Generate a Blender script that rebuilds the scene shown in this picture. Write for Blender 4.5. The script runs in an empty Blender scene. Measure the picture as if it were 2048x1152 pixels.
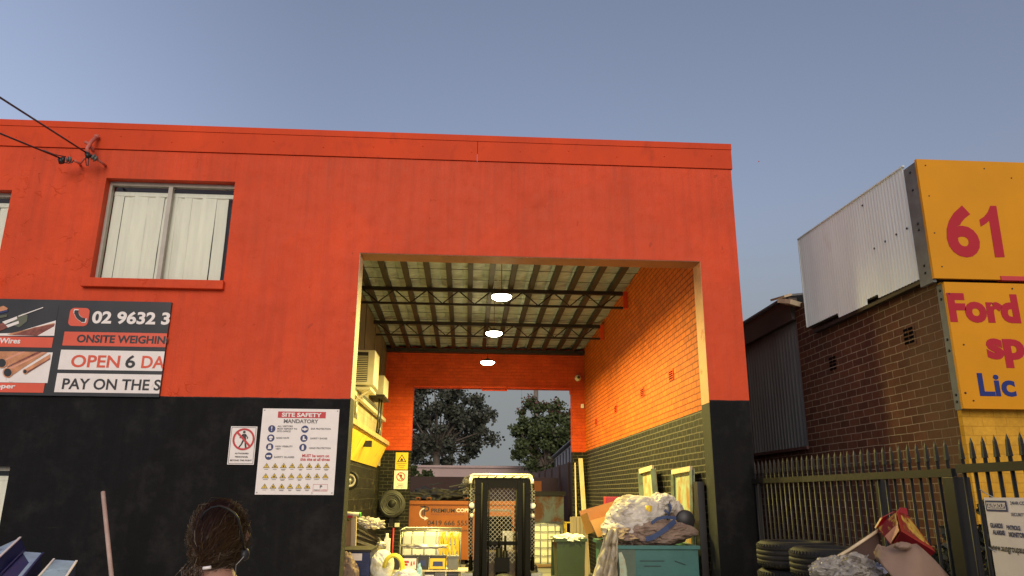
import bpy, bmesh, math, random
from mathutils import Vector, Matrix, noise
R = math.radians
S = bpy.context.scene
col = S.collection

# ------------------------------------------------------------------ camera
CAM_H = 1.7
YAW, PITCH, ROLL, FOC = 0.0586163, 0.272383, 0.00678748, 1477.0     # solved from the lines of the building
cy, sy, cp, sp_ = math.cos(YAW), math.sin(YAW), math.cos(PITCH), math.sin(PITCH)
FWD = Vector((sy*cp, cy*cp, sp_)); r0 = Vector((cy, -sy, 0)); u0 = r0.cross(FWD)
RGT = math.cos(ROLL)*r0 + math.sin(ROLL)*u0
UPV = -math.sin(ROLL)*r0 + math.cos(ROLL)*u0
cam_d = bpy.data.cameras.new('camera'); cam = bpy.data.objects.new('camera', cam_d); col.objects.link(cam)
M3 = Matrix((RGT, UPV, -FWD)).transposed()
cam.matrix_world = Matrix.Translation((0, 0, CAM_H)) @ M3.to_4x4()
cam_d.sensor_fit = 'HORIZONTAL'; cam_d.sensor_width = 36; cam_d.lens = FOC/2048*36
cam_d.clip_start = .05; cam_d.clip_end = 1000
S.camera = cam

# ------------------------------------------------------------------ dusk light
SUN_EL, SUN_AZ = R(20), R(178)           # low, behind the photographer (azimuth clockwise from +Y)
w = bpy.data.worlds.new("World"); S.world = w; w.use_nodes = True
nt = w.node_tree; bg = nt.nodes['Background']
sky = nt.nodes.new('ShaderNodeTexSky'); sky.sky_type = 'NISHITA'; sky.sun_disc = False
sky.sun_elevation = SUN_EL; sky.sun_rotation = SUN_AZ
sky.air_density = 1.0; sky.dust_density = 8.0; sky.ozone_density = 1.0
tint = nt.nodes.new('ShaderNodeMix'); tint.data_type = 'RGBA'; tint.blend_type = 'MULTIPLY'; tint.inputs[0].default_value = 1
tint.inputs[7].default_value = (1.25, 1.06, 1.02, 1)        # the hazy mauve of the evening air
wtc = nt.nodes.new('ShaderNodeTexCoord'); wsx = nt.nodes.new('ShaderNodeSeparateXYZ'); nt.links.new(wtc.outputs['Generated'], wsx.inputs[0])
def wramp(sock, a, b, c, d):
    n = nt.nodes.new('ShaderNodeMapRange'); n.interpolation_type = 'SMOOTHSTEP'
    for i, x in zip((1, 2, 3, 4), (a, b, c, d)): n.inputs[i].default_value = x
    nt.links.new(sock, n.inputs[0]); return n.outputs[0]
low = nt.nodes.new('ShaderNodeMix'); low.data_type = 'RGBA'                      # grey evening murk along the horizon
sky_cap = nt.nodes.new('ShaderNodeMix'); sky_cap.data_type = 'RGBA'; sky_cap.blend_type = 'DARKEN'; sky_cap.inputs[0].default_value = 1   # added cap on sky brightness, dims the glare round the sun
sky_cap.inputs[7].default_value = (2.3, 2.4, 2.9, 1); nt.links.new(sky.outputs[0], sky_cap.inputs[6])
nt.links.new(wramp(wsx.outputs[2], .40, .07, 0, .93), low.inputs[0]); nt.links.new(sky_cap.outputs[2], low.inputs[6]); low.inputs[7].default_value = (1.22, 1.55, 1.66, 1)
west = nt.nodes.new('ShaderNodeMix'); west.data_type = 'RGBA'; west.blend_type = 'MULTIPLY'; west.inputs[0].default_value = 1   # the sky is lighter towards the west
nt.links.new(wramp(wsx.outputs[0], -.15, -.75, 1, 1.75), west.inputs[7])
nt.links.new(low.outputs[2], west.inputs[6]); nt.links.new(west.outputs[2], tint.inputs[6]); nt.links.new(tint.outputs[2], bg.inputs[0]); bg.inputs[1].default_value = .08
sun_d = bpy.data.lights.new('sun', 'SUN'); sun = bpy.data.objects.new('sun', sun_d); col.objects.link(sun)
sun_d.energy = 0.85; sun_d.angle = R(35); sun_d.color = (1, .86, .74)
sd = Vector((math.sin(SUN_AZ)*math.cos(SUN_EL), math.cos(SUN_AZ)*math.cos(SUN_EL), math.sin(SUN_EL)))
sun.rotation_euler = sd.to_track_quat('Z', 'Y').to_euler(); sun.location = sd*60
S.view_settings.view_transform = 'Standard'; S.view_settings.look = 'None'
S.view_settings.exposure = 1.1; S.view_settings.gamma = 1
LAMP_W = 160.0

def at(u, v, Y):                          # a point of the photograph carried out to the plane y = Y
    d = FWD + RGT*((u-1024)/FOC) - UPV*((v-576)/FOC)
    return Vector((0, 0, CAM_H)) + d*(Y/d.y)
def atx(u, v, X):
    d = FWD + RGT*((u-1024)/FOC) - UPV*((v-576)/FOC)
    return Vector((0, 0, CAM_H)) + d*(X/d.x)

# ------------------------------------------------------------------ helpers
def tag(o, label=None, cat=None, group=None, kind=None):
    if label: o['label'] = label
    if cat: o['category'] = cat
    if group: o['group'] = group
    if kind: o['kind'] = kind
    return o
def thing(name, label, cat, loc=(0, 0, 0), group=None, rz=0, rot=None):
    o = bpy.data.objects.new(name, None); col.objects.link(o); o.empty_display_size = .2
    o.location = loc; o.rotation_euler = rot if rot else (0, 0, rz)
    return tag(o, label, cat, group)
def root_of(o):
    while o.parent: o = o.parent
    return o
def copy_tree(o, parent=None):
    c = o.copy(); col.objects.link(c); c.parent = parent
    for ch in o.children: copy_tree(ch, c)
    return c

class MB:
    def __init__(s): s.bm = bmesh.new()
    def faces(s, vs, fs, m=0):
        bv = [s.bm.verts.new(v) for v in vs]
        for f in fs:
            try:
                q = s.bm.faces.new([bv[i] for i in f]); q.material_index = m
            except ValueError: pass
        return s
    def box(s, a, b, m=0):
        x0, y0, z0 = a; x1, y1, z1 = b
        return s.faces([(x0,y0,z0),(x1,y0,z0),(x1,y1,z0),(x0,y1,z0),(x0,y0,z1),(x1,y0,z1),(x1,y1,z1),(x0,y1,z1)],
            [(0,3,2,1),(4,5,6,7),(0,1,5,4),(1,2,6,5),(2,3,7,6),(3,0,4,7)], m)
    def obox(s, c, size, rot=(0,0,0), m=0):
        from mathutils import Euler
        e = Euler(rot).to_matrix(); h = Vector(size)/2
        vs = [Vector(c)+e@Vector((h.x*i, h.y*j, h.z*k)) for k in (-1,1) for (i,j) in ((-1,-1),(1,-1),(1,1),(-1,1))]
        return s.faces(vs, [(0,3,2,1),(4,5,6,7),(0,1,5,4),(1,2,6,5),(2,3,7,6),(3,0,4,7)], m)
    def bar(s, p, q, wd, ht, m=0):               # rectangular bar from p to q
        p, q = Vector(p), Vector(q); d = (q-p).normalized()
        a = d.cross(Vector((0,0,1)));
        if a.length < 1e-3: a = Vector((1,0,0))
        a.normalize(); b = a.cross(d)
        vs = [e + a*(i*wd/2) + b*(j*ht/2) for e in (p,q) for (i,j) in ((-1,-1),(1,-1),(1,1),(-1,1))]
        return s.faces(vs, [(0,3,2,1),(4,5,6,7),(0,1,5,4),(1,2,6,5),(2,3,7,6),(3,0,4,7)], m)
    def tube(s, pts, r, seg=8, m=0, cap=True):
        pts = [Vector(p) for p in pts]; n = len(pts); rs = r if isinstance(r, (list, tuple)) else [r]*n
        rings = []; pa = None
        for i, p in enumerate(pts):
            d = (pts[min(i+1,n-1)]-pts[max(i-1,0)])
            if d.length < 1e-9: d = Vector((0,0,1))
            d.normalize()
            if pa is None:
                a = d.cross(Vector((0,0,1)))
                if a.length < .05: a = d.cross(Vector((0,1,0)))
            else: a = pa - d*pa.dot(d)
            a.normalize(); pa = a; b = d.cross(a)
            rings.append([s.bm.verts.new(p+(a*math.cos(2*math.pi*k/seg)+b*math.sin(2*math.pi*k/seg))*rs[i]) for k in range(seg)])
        for i in range(n-1):
            for k in range(seg):
                q = s.bm.faces.new((rings[i][k],rings[i][(k+1)%seg],rings[i+1][(k+1)%seg],rings[i+1][k])); q.material_index = m; q.smooth = seg > 5
        if cap:
            for rg in (rings[0][::-1], rings[-1]):
                q = s.bm.faces.new(rg); q.material_index = m
        return s
    def lathe(s, prof, c=(0,0,0), seg=24, m=0, axis='z', close=False, caps=True):
        rings = []
        for (r, h) in prof:
            ring = []
            for k in range(seg):
                a = 2*math.pi*k/seg; x, y = r*math.cos(a), r*math.sin(a)
                v = {'z':(x,y,h),'y':(x,h,y),'x':(h,x,y)}[axis]
                ring.append(s.bm.verts.new(Vector(c)+Vector(v)))
            rings.append(ring)
        idx = list(range(len(rings)-1)) + ([-1] if close else [])
        for i in idx:
            for k in range(seg):
                a, b = rings[i], rings[i+1]
                q = s.bm.faces.new((a[k],a[(k+1)%seg],b[(k+1)%seg],b[k])); q.material_index = m; q.smooth = True
        if not close and caps:
            for rg, (r, h) in ((rings[0][::-1], prof[0]), (rings[-1], prof[-1])):
                if r > 1e-4: q = s.bm.faces.new(rg); q.material_index = m
        return s
    def poly(s, pts, m=0):
        return s.faces(pts, [tuple(range(len(pts)))], m)
    def prism(s, pts, d, m=0):                   # closed outline extruded by vector d
        n = len(pts); d = Vector(d); a = [Vector(p) for p in pts]
        return s.faces(a+[p+d for p in a], [tuple(range(n))[::-1], tuple(range(n,2*n))]+[(i,(i+1)%n,n+(i+1)%n,n+i) for i in range(n)], m)
    def blob(s, c, rad, seed=0, amp=.25, sc=2.2, sub=4, m=0, flat=None, crease=.5, crumple=0):
        b2 = bmesh.new(); bmesh.ops.create_icosphere(b2, subdivisions=sub, radius=1)
        o = Vector((seed*7.3, seed*3.1, seed*1.7)); vs = []
        for v in b2.verts:
            n = v.co.normalized(); p = n*sc+o
            k = noise.noise(p*.8)*.7 + noise.noise(p*1.7)*.22
            w_ = p + Vector((noise.noise(p*.9+Vector((3,1,4))), noise.noise(p*.9+Vector((7,2,1))), noise.noise(p*.9+Vector((5,9,2)))))*.6
            rd = math.sqrt(abs(noise.noise(w_*.9+Vector((9,2,5))))+.004); rd2 = math.sqrt(abs(noise.noise(w_*1.9+Vector((1,8,3))))+.006)
            k += crease*(.6*(rd-.4)+.25*(rd2-.4))
            if crumple:
                for fq, am in ((1.6, .5), (3.3, .28), (6.5, .14)):
                    d_ = noise.voronoi(w_*fq)[0]; k += crumple*am*(.35-(d_[1]-d_[0]))
            q = n*(1+amp*k); q = Vector((q.x*rad[0], q.y*rad[1], q.z*rad[2]))
            if flat is not None and q.z < flat: q.z = flat + (q.z-flat)*.12
            vs.append(Vector(c)+q)
        fs = [[v.index for v in f.verts] for f in b2.faces]; b2.free()
        n0 = len(s.bm.faces); s.faces(vs, fs, m); s.bm.faces.ensure_lookup_table()
        for f in list(s.bm.faces)[n0:]: f.smooth = not crumple
        return s
    def bevel(s, w, seg=2):
        bmesh.ops.remove_doubles(s.bm, verts=s.bm.verts, dist=1e-5)
        bmesh.ops.bevel(s.bm, geom=[e for e in s.bm.edges if len(e.link_faces) == 2 and e.calc_face_angle(0) > .5], offset=w, segments=seg, affect='EDGES', profile=.6)
        return s
    def build(s, name, mats, parent=None, smooth=False):
        me = bpy.data.meshes.new(name)
        bmesh.ops.recalc_face_normals(s.bm, faces=s.bm.faces)
        if parent is not None:
            rt = root_of(parent)
            if tuple(rt.rotation_euler) == (0,0,0) and not rt.get('_local'):
                s.bm.transform(Matrix.Translation(-Vector(rt.location)))
        s.bm.to_mesh(me); s.bm.free()
        for m in (mats if isinstance(mats, (list, tuple)) else [mats]): me.materials.append(m)
        if smooth:
            for p in me.polygons: p.use_smooth = True
        o = bpy.data.objects.new(name, me); col.objects.link(o); o.parent = parent
        return o
def local(t):                                    # parts of t are given in t's own axes
    t['_local'] = 1; return t

# ------------------------------------------------------------------ materials
def _n(nt, kind, **kw):
    n = nt.nodes.new(kind)
    for k, v in kw.items(): setattr(n, k, v)
    return n
def _math(nt, op, a, b=None, clamp=False):
    n = nt.nodes.new('ShaderNodeMath'); n.operation = op; n.use_clamp = clamp
    for i, x in enumerate((a, b)):
        if x is None: continue
        if isinstance(x, (int, float)): n.inputs[i].default_value = x
        else: nt.links.new(x, n.inputs[i])
    return n.outputs[0]
def _mix(nt, f, a, b, blend='MIX'):
    n = nt.nodes.new('ShaderNodeMix'); n.data_type = 'RGBA'; n.blend_type = blend
    for i, x in ((0, f), (6, a), (7, b)):
        if isinstance(x, (int, float)): n.inputs[i].default_value = x
        elif isinstance(x, (tuple, list)): n.inputs[i].default_value = (*x[:3], 1)
        else: nt.links.new(x, n.inputs[i])
    return n.outputs[2]
def _noise(nt, vec, scale, detail=4, rough=.55, dist=0):
    n = nt.nodes.new('ShaderNodeTexNoise'); n.inputs['Scale'].default_value = scale
    n.inputs['Detail'].default_value = detail; n.inputs['Roughness'].default_value = rough; n.inputs['Distortion'].default_value = dist
    nt.links.new(vec, n.inputs['Vector']); return n.outputs[0]
def _ramp(nt, x, lo, hi):
    n = nt.nodes.new('ShaderNodeMapRange'); n.inputs[1].default_value = lo; n.inputs[2].default_value = hi
    nt.links.new(x, n.inputs[0]); return n.outputs[0]
def _new(name):
    m = bpy.data.materials.new(name); m.use_nodes = True; nt = m.node_tree
    p = nt.nodes['Principled BSDF']; tc = nt.nodes.new('ShaderNodeTexCoord')
    return m, nt, p, tc.outputs['Object']
def _bump(nt, p, h, strength, dist=.01):
    b = nt.nodes.new('ShaderNodeBump'); b.inputs['Strength'].default_value = strength; b.inputs['Distance'].default_value = dist
    nt.links.new(h, b.inputs['Height']); nt.links.new(b.outputs[0], p.inputs['Normal'])
def mat(name, c, rough=.6, metal=0, var=.15, vs=3, bump=.15, bs=60, c2=None, lo=.52, hi=.6, s2=5, stretch=None, spec=.5, trans=0):
    m, nt, p, v = _new(name)
    if stretch:
        mp = nt.nodes.new('ShaderNodeMapping'); mp.inputs['Scale'].default_value = stretch; nt.links.new(v, mp.inputs[0]); vv = mp.outputs[0]
    else: vv = v
    n = _noise(nt, vv, vs, 6)
    base = _mix(nt, _ramp(nt, n, .3, .7), [x*(1-var) for x in c], [min(1, x*(1+var)) for x in c])
    if c2:
        n2 = _noise(nt, vv, s2, 8, .65, .4); base = _mix(nt, _ramp(nt, n2, lo, hi), base, c2)
    nt.links.new(base, p.inputs['Base Color'])
    rr = _math(nt, 'ADD', _math(nt, 'MULTIPLY', n, .25), rough-.12); nt.links.new(rr, p.inputs['Roughness'])
    p.inputs['Metallic'].default_value = metal; p.inputs['Specular IOR Level'].default_value = spec
    if trans: p.inputs['Transmission Weight'].default_value = trans
    if bump: _bump(nt, p, _noise(nt, vv, bs, 5, .6), bump, .006)
    return m
def plaster(name, c, dark, cracks=1.0, rough=.55, edge=None, under=None, scuff=None):
    m, nt, p, v = _new(name)
    n1 = _noise(nt, v, .9, 6, .6); n2 = _noise(nt, v, 7, 6, .6); n3 = _noise(nt, v, 55, 4)
    base = _mix(nt, _ramp(nt, n1, .3, .72), [x*.78 for x in c], [x*1.1 for x in c])
    sx = nt.nodes.new('ShaderNodeSeparateXYZ'); nt.links.new(v, sx.inputs[0])
    vq = nt.nodes.new('ShaderNodeTexVoronoi'); vq.inputs['Scale'].default_value = .55; vq.inputs['Randomness'].default_value = 1                # repainted patches
    wq = nt.nodes.new('ShaderNodeVectorMath'); wq.operation = 'MULTIPLY_ADD'; nq = nt.nodes.new('ShaderNodeTexNoise'); nq.inputs['Scale'].default_value = 1.3; nq.inputs['Detail'].default_value = 6
    nt.links.new(v, nq.inputs['Vector']); nt.links.new(nq.outputs['Color'], wq.inputs[0]); wq.inputs[1].default_value = (.5,.5,.5); nt.links.new(v, wq.inputs[2]); nt.links.new(wq.outputs[0], vq.inputs['Vector'])
    sq = nt.nodes.new('ShaderNodeSeparateColor'); nt.links.new(vq.outputs['Color'], sq.inputs[0])
    base = _mix(nt, _math(nt, 'MULTIPLY', _ramp(nt, sq.outputs[0], .6, .62), .35), base, [c[0]*.86, c[1]*1.05, c[2]*1.3])
    mp = nt.nodes.new('ShaderNodeMapping'); mp.inputs['Scale'].default_value = (4.5, 4.5, .28); nt.links.new(v, mp.inputs[0])
    streak = _ramp(nt, _noise(nt, mp.outputs[0], 1.6, 8, .7), .47, .75)
    base = _mix(nt, _math(nt, 'MULTIPLY', streak, .42), base, dark)
    if edge:                                   # grime washed down from the parapet
        top = _ramp(nt, sx.outputs[2], 4.7, 5.75); mp2 = nt.nodes.new('ShaderNodeMapping'); mp2.inputs['Scale'].default_value = (9, 9, .35); nt.links.new(v, mp2.inputs[0])
        base = _mix(nt, _math(nt, 'MULTIPLY', _math(nt, 'MULTIPLY', top, _ramp(nt, _noise(nt, mp2.outputs[0], 1.5, 6, .7), .45, .7)), .35), base, dark)
    base = _mix(nt, _math(nt, 'MULTIPLY', _ramp(nt, n2, .55, .75), .22), base, dark)
    chips = _ramp(nt, _noise(nt, v, 11, 3, .5, .6), .72, .74)
    base = _mix(nt, _math(nt, 'MULTIPLY', chips, .5), base, dark)
    if scuff:
        mp3 = nt.nodes.new('ShaderNodeMapping'); mp3.inputs['Scale'].default_value = (.7, .7, 9); mp3.inputs['Rotation'].default_value = (0, .06, 0); nt.links.new(v, mp3.inputs[0])
        sc_ = _math(nt, 'MULTIPLY', _ramp(nt, _noise(nt, mp3.outputs[0], 2.2, 9, .75, .4), .64, .70), _ramp(nt, _noise(nt, v, 1.4, 3), .45, .6))
        base = _mix(nt, _math(nt, 'MULTIPLY', sc_, .55), base, scuff)
        base = _mix(nt, _math(nt, 'MULTIPLY', _ramp(nt, _noise(nt, v, 2.2, 7, .7), .5, .8), .35), base, scuff)
    if under:                                  # lower coat brushed up to a slightly uneven line
        e = _math(nt, 'ADD', _math(nt, 'MULTIPLY', _ramp(nt, sx.outputs[0], -.5, .5), edge[1]-edge[0]), edge[0])
        e = _math(nt, 'ADD', e, _math(nt, 'MULTIPLY', _math(nt, 'SUBTRACT', _noise(nt, v, 5, 6, .7), .5), .022))
        f_ = _math(nt, 'MULTIPLY', _math(nt, 'SUBTRACT', e, sx.outputs[2]), 400, True); base = _mix(nt, f_, base, under)
    nt.links.new(base, p.inputs['Base Color']); nt.links.new(_math(nt, 'ADD', _math(nt, 'MULTIPLY', n2, .35), rough-.15), p.inputs['Roughness'])
    # hairline cracks and lifted render in patches
    wv = nt.nodes.new('ShaderNodeVectorMath'); wv.operation = 'MULTIPLY_ADD'
    nz = nt.nodes.new('ShaderNodeTexNoise'); nz.inputs['Scale'].default_value = 3.2; nz.inputs['Detail'].default_value = 5; nt.links.new(v, nz.inputs['Vector'])
    nt.links.new(nz.outputs['Color'], wv.inputs[0]); wv.inputs[1].default_value = (.45,.45,.45); nt.links.new(v, wv.inputs[2])
    vo = nt.nodes.new('ShaderNodeTexVoronoi'); vo.feature = 'DISTANCE_TO_EDGE'; vo.inputs['Scale'].default_value = 5.0; nt.links.new(wv.outputs[0], vo.inputs['Vector'])
    crack = _ramp(nt, vo.outputs['Distance'], .0, .05)
    left = _math(nt, 'ADD', _noise(nt, v, 1.1, 3), _math(nt, 'MULTIPLY', _ramp(nt, sx.outputs[0], -3.2, -5.2), .17))
    mask = _math(nt, 'MULTIPLY', _math(nt, 'MULTIPLY', _ramp(nt, left, .60, .70), cracks), _ramp(nt, _noise(nt, v, 5.5, 4, .6), .5, .6))
    ch = _math(nt, 'MULTIPLY', _math(nt, 'SUBTRACT', crack, 1), mask)
    h = _math(nt, 'ADD', _math(nt, 'MULTIPLY', n3, .12), _math(nt, 'ADD', _math(nt, 'MULTIPLY', n2, .6), _math(nt, 'MULTIPLY', ch, .6)))
    h = _math(nt, 'ADD', h, _math(nt, 'ADD', _math(nt, 'MULTIPLY', chips, -.15), _math(nt, 'MULTIPLY', n1, 1.2)))
    _bump(nt, p, h, .6, .024)
    return m
def brick(name, axis, c1, c2, mo, split=None, low=None, wash=None, bw=.215, rh=.0795, ms=.006, bstr=.6, rough=.6, stain=None, rag=.01):
    """axis: which horizontal coordinate runs along the wall. Below split the colours low=(c1,c2,mortar)."""
    m, nt, p, v = _new(name)
    sx = nt.nodes.new('ShaderNodeSeparateXYZ'); nt.links.new(v, sx.inputs[0])
    cx = nt.nodes.new('ShaderNodeCombineXYZ'); nt.links.new(sx.outputs[{'x':0,'y':1}[axis]], cx.inputs[0]); nt.links.new(sx.outputs[2], cx.inputs[1])
    nz = nt.nodes.new('ShaderNodeTexNoise'); nz.inputs['Scale'].default_value = 4.5; nz.inputs['Detail'].default_value = 4; nt.links.new(v, nz.inputs['Vector'])
    wv = nt.nodes.new('ShaderNodeVectorMath'); wv.operation = 'MULTIPLY_ADD'; nt.links.new(nz.outputs['Color'], wv.inputs[0])
    wv.inputs[1].default_value = (.022,.016,0); nt.links.new(cx.outputs[0], wv.inputs[2])
    def bt(a, b, c):
        t = nt.nodes.new('ShaderNodeTexBrick'); nt.links.new(wv.outputs[0], t.inputs['Vector'])
        t.inputs['Scale'].default_value = 1; t.inputs['Brick Width'].default_value = bw; t.inputs['Row Height'].default_value = rh
        t.inputs['Mortar Size'].default_value = ms; t.inputs['Mortar Smooth'].default_value = .25; t.inputs['Bias'].default_value = 0
        for k, x in (('Color1',a),('Color2',b),('Mortar',c)): t.inputs[k].default_value = (*x, 1)
        return t
    t1 = bt(c1, c2, mo); base = t1.outputs['Color']
    if split is not None:
        t2 = bt(*low); z = _math(nt, 'ADD', sx.outputs[2], _math(nt, 'MULTIPLY', _noise(nt, v, 12, 3), rag))
        base = _mix(nt, _ramp(nt, z, split-.002+rag/2, split+.002+rag/2), t2.outputs['Color'], base)
    n = _noise(nt, v, 3.2, 6, .65); n2 = _noise(nt, v, 28, 5, .65)
    k = _mix(nt, _ramp(nt, n, .28, .72), (.72,.72,.72), (1.12,1.12,1.12)); base = _mix(nt, 1.0, base, k, 'MULTIPLY')
    k2 = _mix(nt, _ramp(nt, n2, .3, .7), (.85,.85,.85), (1.1,1.1,1.1)); base = _mix(nt, 1.0, base, k2, 'MULTIPLY')
    if wash:                                   # overspray from the painted front, near the corner
        ex = _math(nt, 'ADD', sx.outputs[1], _math(nt, 'MULTIPLY', _noise(nt, v, 2.5, 4), .5)); base = _mix(nt, _math(nt, 'MULTIPLY', _ramp(nt, ex, wash[0], wash[1]), .5), base, wash[2])
    if stain: base = _mix(nt, _math(nt, 'MULTIPLY', _ramp(nt, _noise(nt, v, 6, 7, .7), .58, .7), .5), base, stain)
    nt.links.new(base, p.inputs['Base Color']); p.inputs['Roughness'].default_value = rough; p.inputs['Specular IOR Level'].default_value = .15
    h = _math(nt, 'ADD', _math(nt, 'MULTIPLY', t1.outputs['Fac'], -1), _math(nt, 'ADD', _math(nt, 'MULTIPLY', n2, .5), _math(nt, 'MULTIPLY', n, .5)))
    _bump(nt, p, h, bstr, .012)
    return m
def emit(name, c, s):
    m, nt, p, v = _new(name); p.inputs['Base Color'].default_value = (*c, 1)
    p.inputs['Emission Color'].default_value = (*c, 1); p.inputs['Emission Strength'].default_value = s; return m
def glass(name, tint=(.9,.95,.95)):
    m = bpy.data.materials.new(name); m.use_nodes = True; nt = m.node_tree; nt.nodes.clear()
    o = nt.nodes.new('ShaderNodeOutputMaterial'); mx = nt.nodes.new('ShaderNodeMixShader'); fr = nt.nodes.new('ShaderNodeFresnel'); fr.inputs[0].default_value = 1.65
    tr = nt.nodes.new('ShaderNodeBsdfTransparent'); tr.inputs[0].default_value = (*tint, 1); gl = nt.nodes.new('ShaderNodeBsdfGlossy'); gl.inputs['Roughness'].default_value = .03
    nt.links.new(fr.outputs[0], mx.inputs[0]); nt.links.new(tr.outputs[0], mx.inputs[1]); nt.links.new(gl.outputs[0], mx.inputs[2]); nt.links.new(mx.outputs[0], o.inputs[0])
    return m
def leafmat(name, c, c2):
    m, nt, p, v = _new(name)
    g = nt.nodes.new('ShaderNodeNewGeometry')
    base = _mix(nt, g.outputs['Random Per Island'], c, c2); nt.links.new(base, p.inputs['Base Color'])
    p.inputs['Roughness'].default_value = .6; return m

OR = (.68, .072, .018)
M = {}
M['orange'] = plaster('orange render paint', OR, (.34,.045,.02), edge=(2.745,2.79), under=(.0085,.0085,.0085))
M['orange'].node_tree.nodes['Principled BSDF'].inputs['Specular IOR Level'].default_value = .2
M['black_wall'] = plaster('black wall paint', (.0075,.0075,.0075), (.016,.0155,.015), .15, .75, scuff=(.062,.06,.056)); M['black_wall'].node_tree.nodes['Principled BSDF'].inputs['Specular IOR Level'].default_value = .15
M['orange_metal'] = mat('orange flashing', (.62,.066,.018), .6, 0, .14, 1.2, .06, 30, (.42,.05,.018), .55, .75, 3, (1,1,.6), spec=.12)
M['orange_far'] = brick('orange brick across', 'x', (.62,.085,.02), (.56,.07,.018), (.50,.06,.016), 2.69, ((.010,.010,.009),(.016,.0155,.013),(.085,.08,.06)))
M['orange_side'] = brick('orange brick along', 'y', (.66,.145,.012), (.56,.115,.010), (.24,.042,.005), 2.715, ((.009,.0085,.0075),(.018,.017,.014),(.125,.115,.085)), bstr=1.0, rag=.012, ms=.0085)
M['cream_wall'] = brick('cream block wall', 'y', (.50,.44,.30), (.46,.40,.26), (.36,.30,.18), 2.32, ((.010,.010,.009),(.017,.0165,.014),(.05,.047,.036)), bw=.42, rh=.2, ms=.005, bstr=.3, stain=(.25,.2,.1))
M['olive_panel'] = mat('old olive sheeting', (.15,.125,.07), .7, 0, .25, 2, .1, 20)
M['side_brick'] = brick('plain dark brick', 'y', (.06,.028,.02), (.075,.035,.024), (.1,.08,.065))
M['neigh_brick'] = brick('brown red brick', 'y', (.135,.054,.031), (.085,.034,.022), (.36,.285,.205), stain=(.085,.06,.035), ms=.004, rough=.75, wash=(1.05, .5, (.15,.095,.05)))
M['yellow_brick'] = brick('yellow painted brick', 'x', (.66,.36,.035), (.62,.33,.03), (.52,.27,.025), ms=.004, bstr=.4)
M['insul'] = mat('insulation blanket', (.29,.345,.40), .5, 0, .3, 5, .5, 9, (.20,.24,.24), .6, .75, 4, (1,2.5,1))
M['steel_dark'] = mat('dark painted steel', (.022,.018,.015), .55, .2, .2, 6, .1, 40)
M['black_metal'] = mat('black powder coat', (.011,.011,.010), .5, 0, .2, 8, .05, 60, (.035,.022,.014), .66, .72, 12, spec=.3)
M['black_plastic'] = mat('black plastic', (.02,.02,.021), .45, 0, .15, 6, .1, 50)
M['alu'] = mat('aluminium frame', (.40,.38,.32), .5, .2, .12, 8, .05, 40)
M['cream_paint'] = mat('cream painted timber', (.56,.46,.36), .55, 0, .12, 8, .1, 40)
M['blind'] = mat('off white blind fabric', (.93,.88,.76), .8, 0, .06, 3, .1, 30, stretch=(6,1,.6))
M['dark_room'] = mat('dark room', (.03,.035,.04), .8)
M['vent_hole'] = mat('vent opening', (.006,.006,.006), .9, spec=0)
M['jamb_cream'] = mat('cream jamb paint', (.62,.50,.36), .6, 0, .15, 5, .25, 25, (.60,.20,.08), .62, .68, 9)
M['jamb_peach'] = mat('faded orange jamb paint', (.60,.29,.13), .6, 0, .15, 5, .25, 25, (.55,.13,.04), .56, .66, 6)
M['jamb_dark'] = mat('worn black jamb paint', (.030,.032,.026), .7, 0, .3, 7, .4, 25, (.16,.145,.11), .66, .7, 14, spec=.2)
M['jamb_brown'] = mat('brown lintel paint', (.30,.11,.05), .6, 0, .2, 4, .1, 25)
M['glass'] = glass('window glass')
M['white_print'] = mat('white print', (.80,.75,.70), .45, 0, .05, 8, .03, 40, (.55,.48,.42), .66, .72, 9)
M['black_print'] = mat('black print', (.022,.023,.026), .4, 0, .08, 4, .02, 30)
M['sign_black'] = mat('black sign board', (.022,.025,.029), .35, 0, .15, 2, .03, 20)
M['orange_print'] = mat('orange print', (.68,.095,.045), .4, 0, .06, 4, .02, 30)
M['red_print'] = mat('red print', (.50,.03,.035), .45, 0, .06, 6, .02, 30)
M['blue_print'] = mat('dark blue print', (.02,.035,.13), .45, 0, .06, 6, .02, 30)
M['yellow_print'] = mat('yellow print', (.75,.50,.03), .45, 0, .06, 6, .02, 30)
M['grey_print'] = mat('grey print', (.16,.155,.15), .5, 0, .2, 30, .02, 30)
M['sign_yellow'] = mat('yellow sign board', (.62,.265,.005), .5, 0, .07, 1.6, .03, 20, spec=.2)
M['sign_red'] = mat('red sign lettering', (.40,.022,.035), .5, 0, .05, 4, .02, 30, spec=.15)
M['sign_blue'] = mat('blue sign lettering', (.022,.035,.16), .5, 0, .05, 4, .02, 30, spec=.15)
M['galv'] = mat('galvanised steel', (.30,.31,.30), .45, .7, .15, 10, .08, 30)
M['channel'] = mat('dull galvanised channel', (.15,.165,.16), .6, .2, .2, 8, .08, 30, spec=.2)
M['white_sheet'] = mat('dull white sheeting', (.74,.80,.76), .5, .1, .08, 1.5, .06, 20, (.60,.56,.48), .62, .8, 2, (1,1.5,.3))
M['grey_sheet'] = mat('grey corrugated sheet', (.16,.175,.175), .55, .0, .2, 2, .08, 20, stretch=(1,1,.3))
M['timber'] = mat('weathered timber', (.42,.27,.13), .7, 0, .25, 5, .3, 25, stretch=(1,1,.15))
M['timber_pale'] = mat('pale timber', (.62,.50,.32), .65, 0, .2, 5, .3, 25, stretch=(2,2,.2))
M['pole_wood'] = mat('pinkish timber handle', (.47,.34,.27), .5, 0, .12, 6, .1, 30)
M['blue_steel'] = mat('navy blue steel', (.010,.022,.10), .4, 0, .2, 5, .08, 30)
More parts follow.
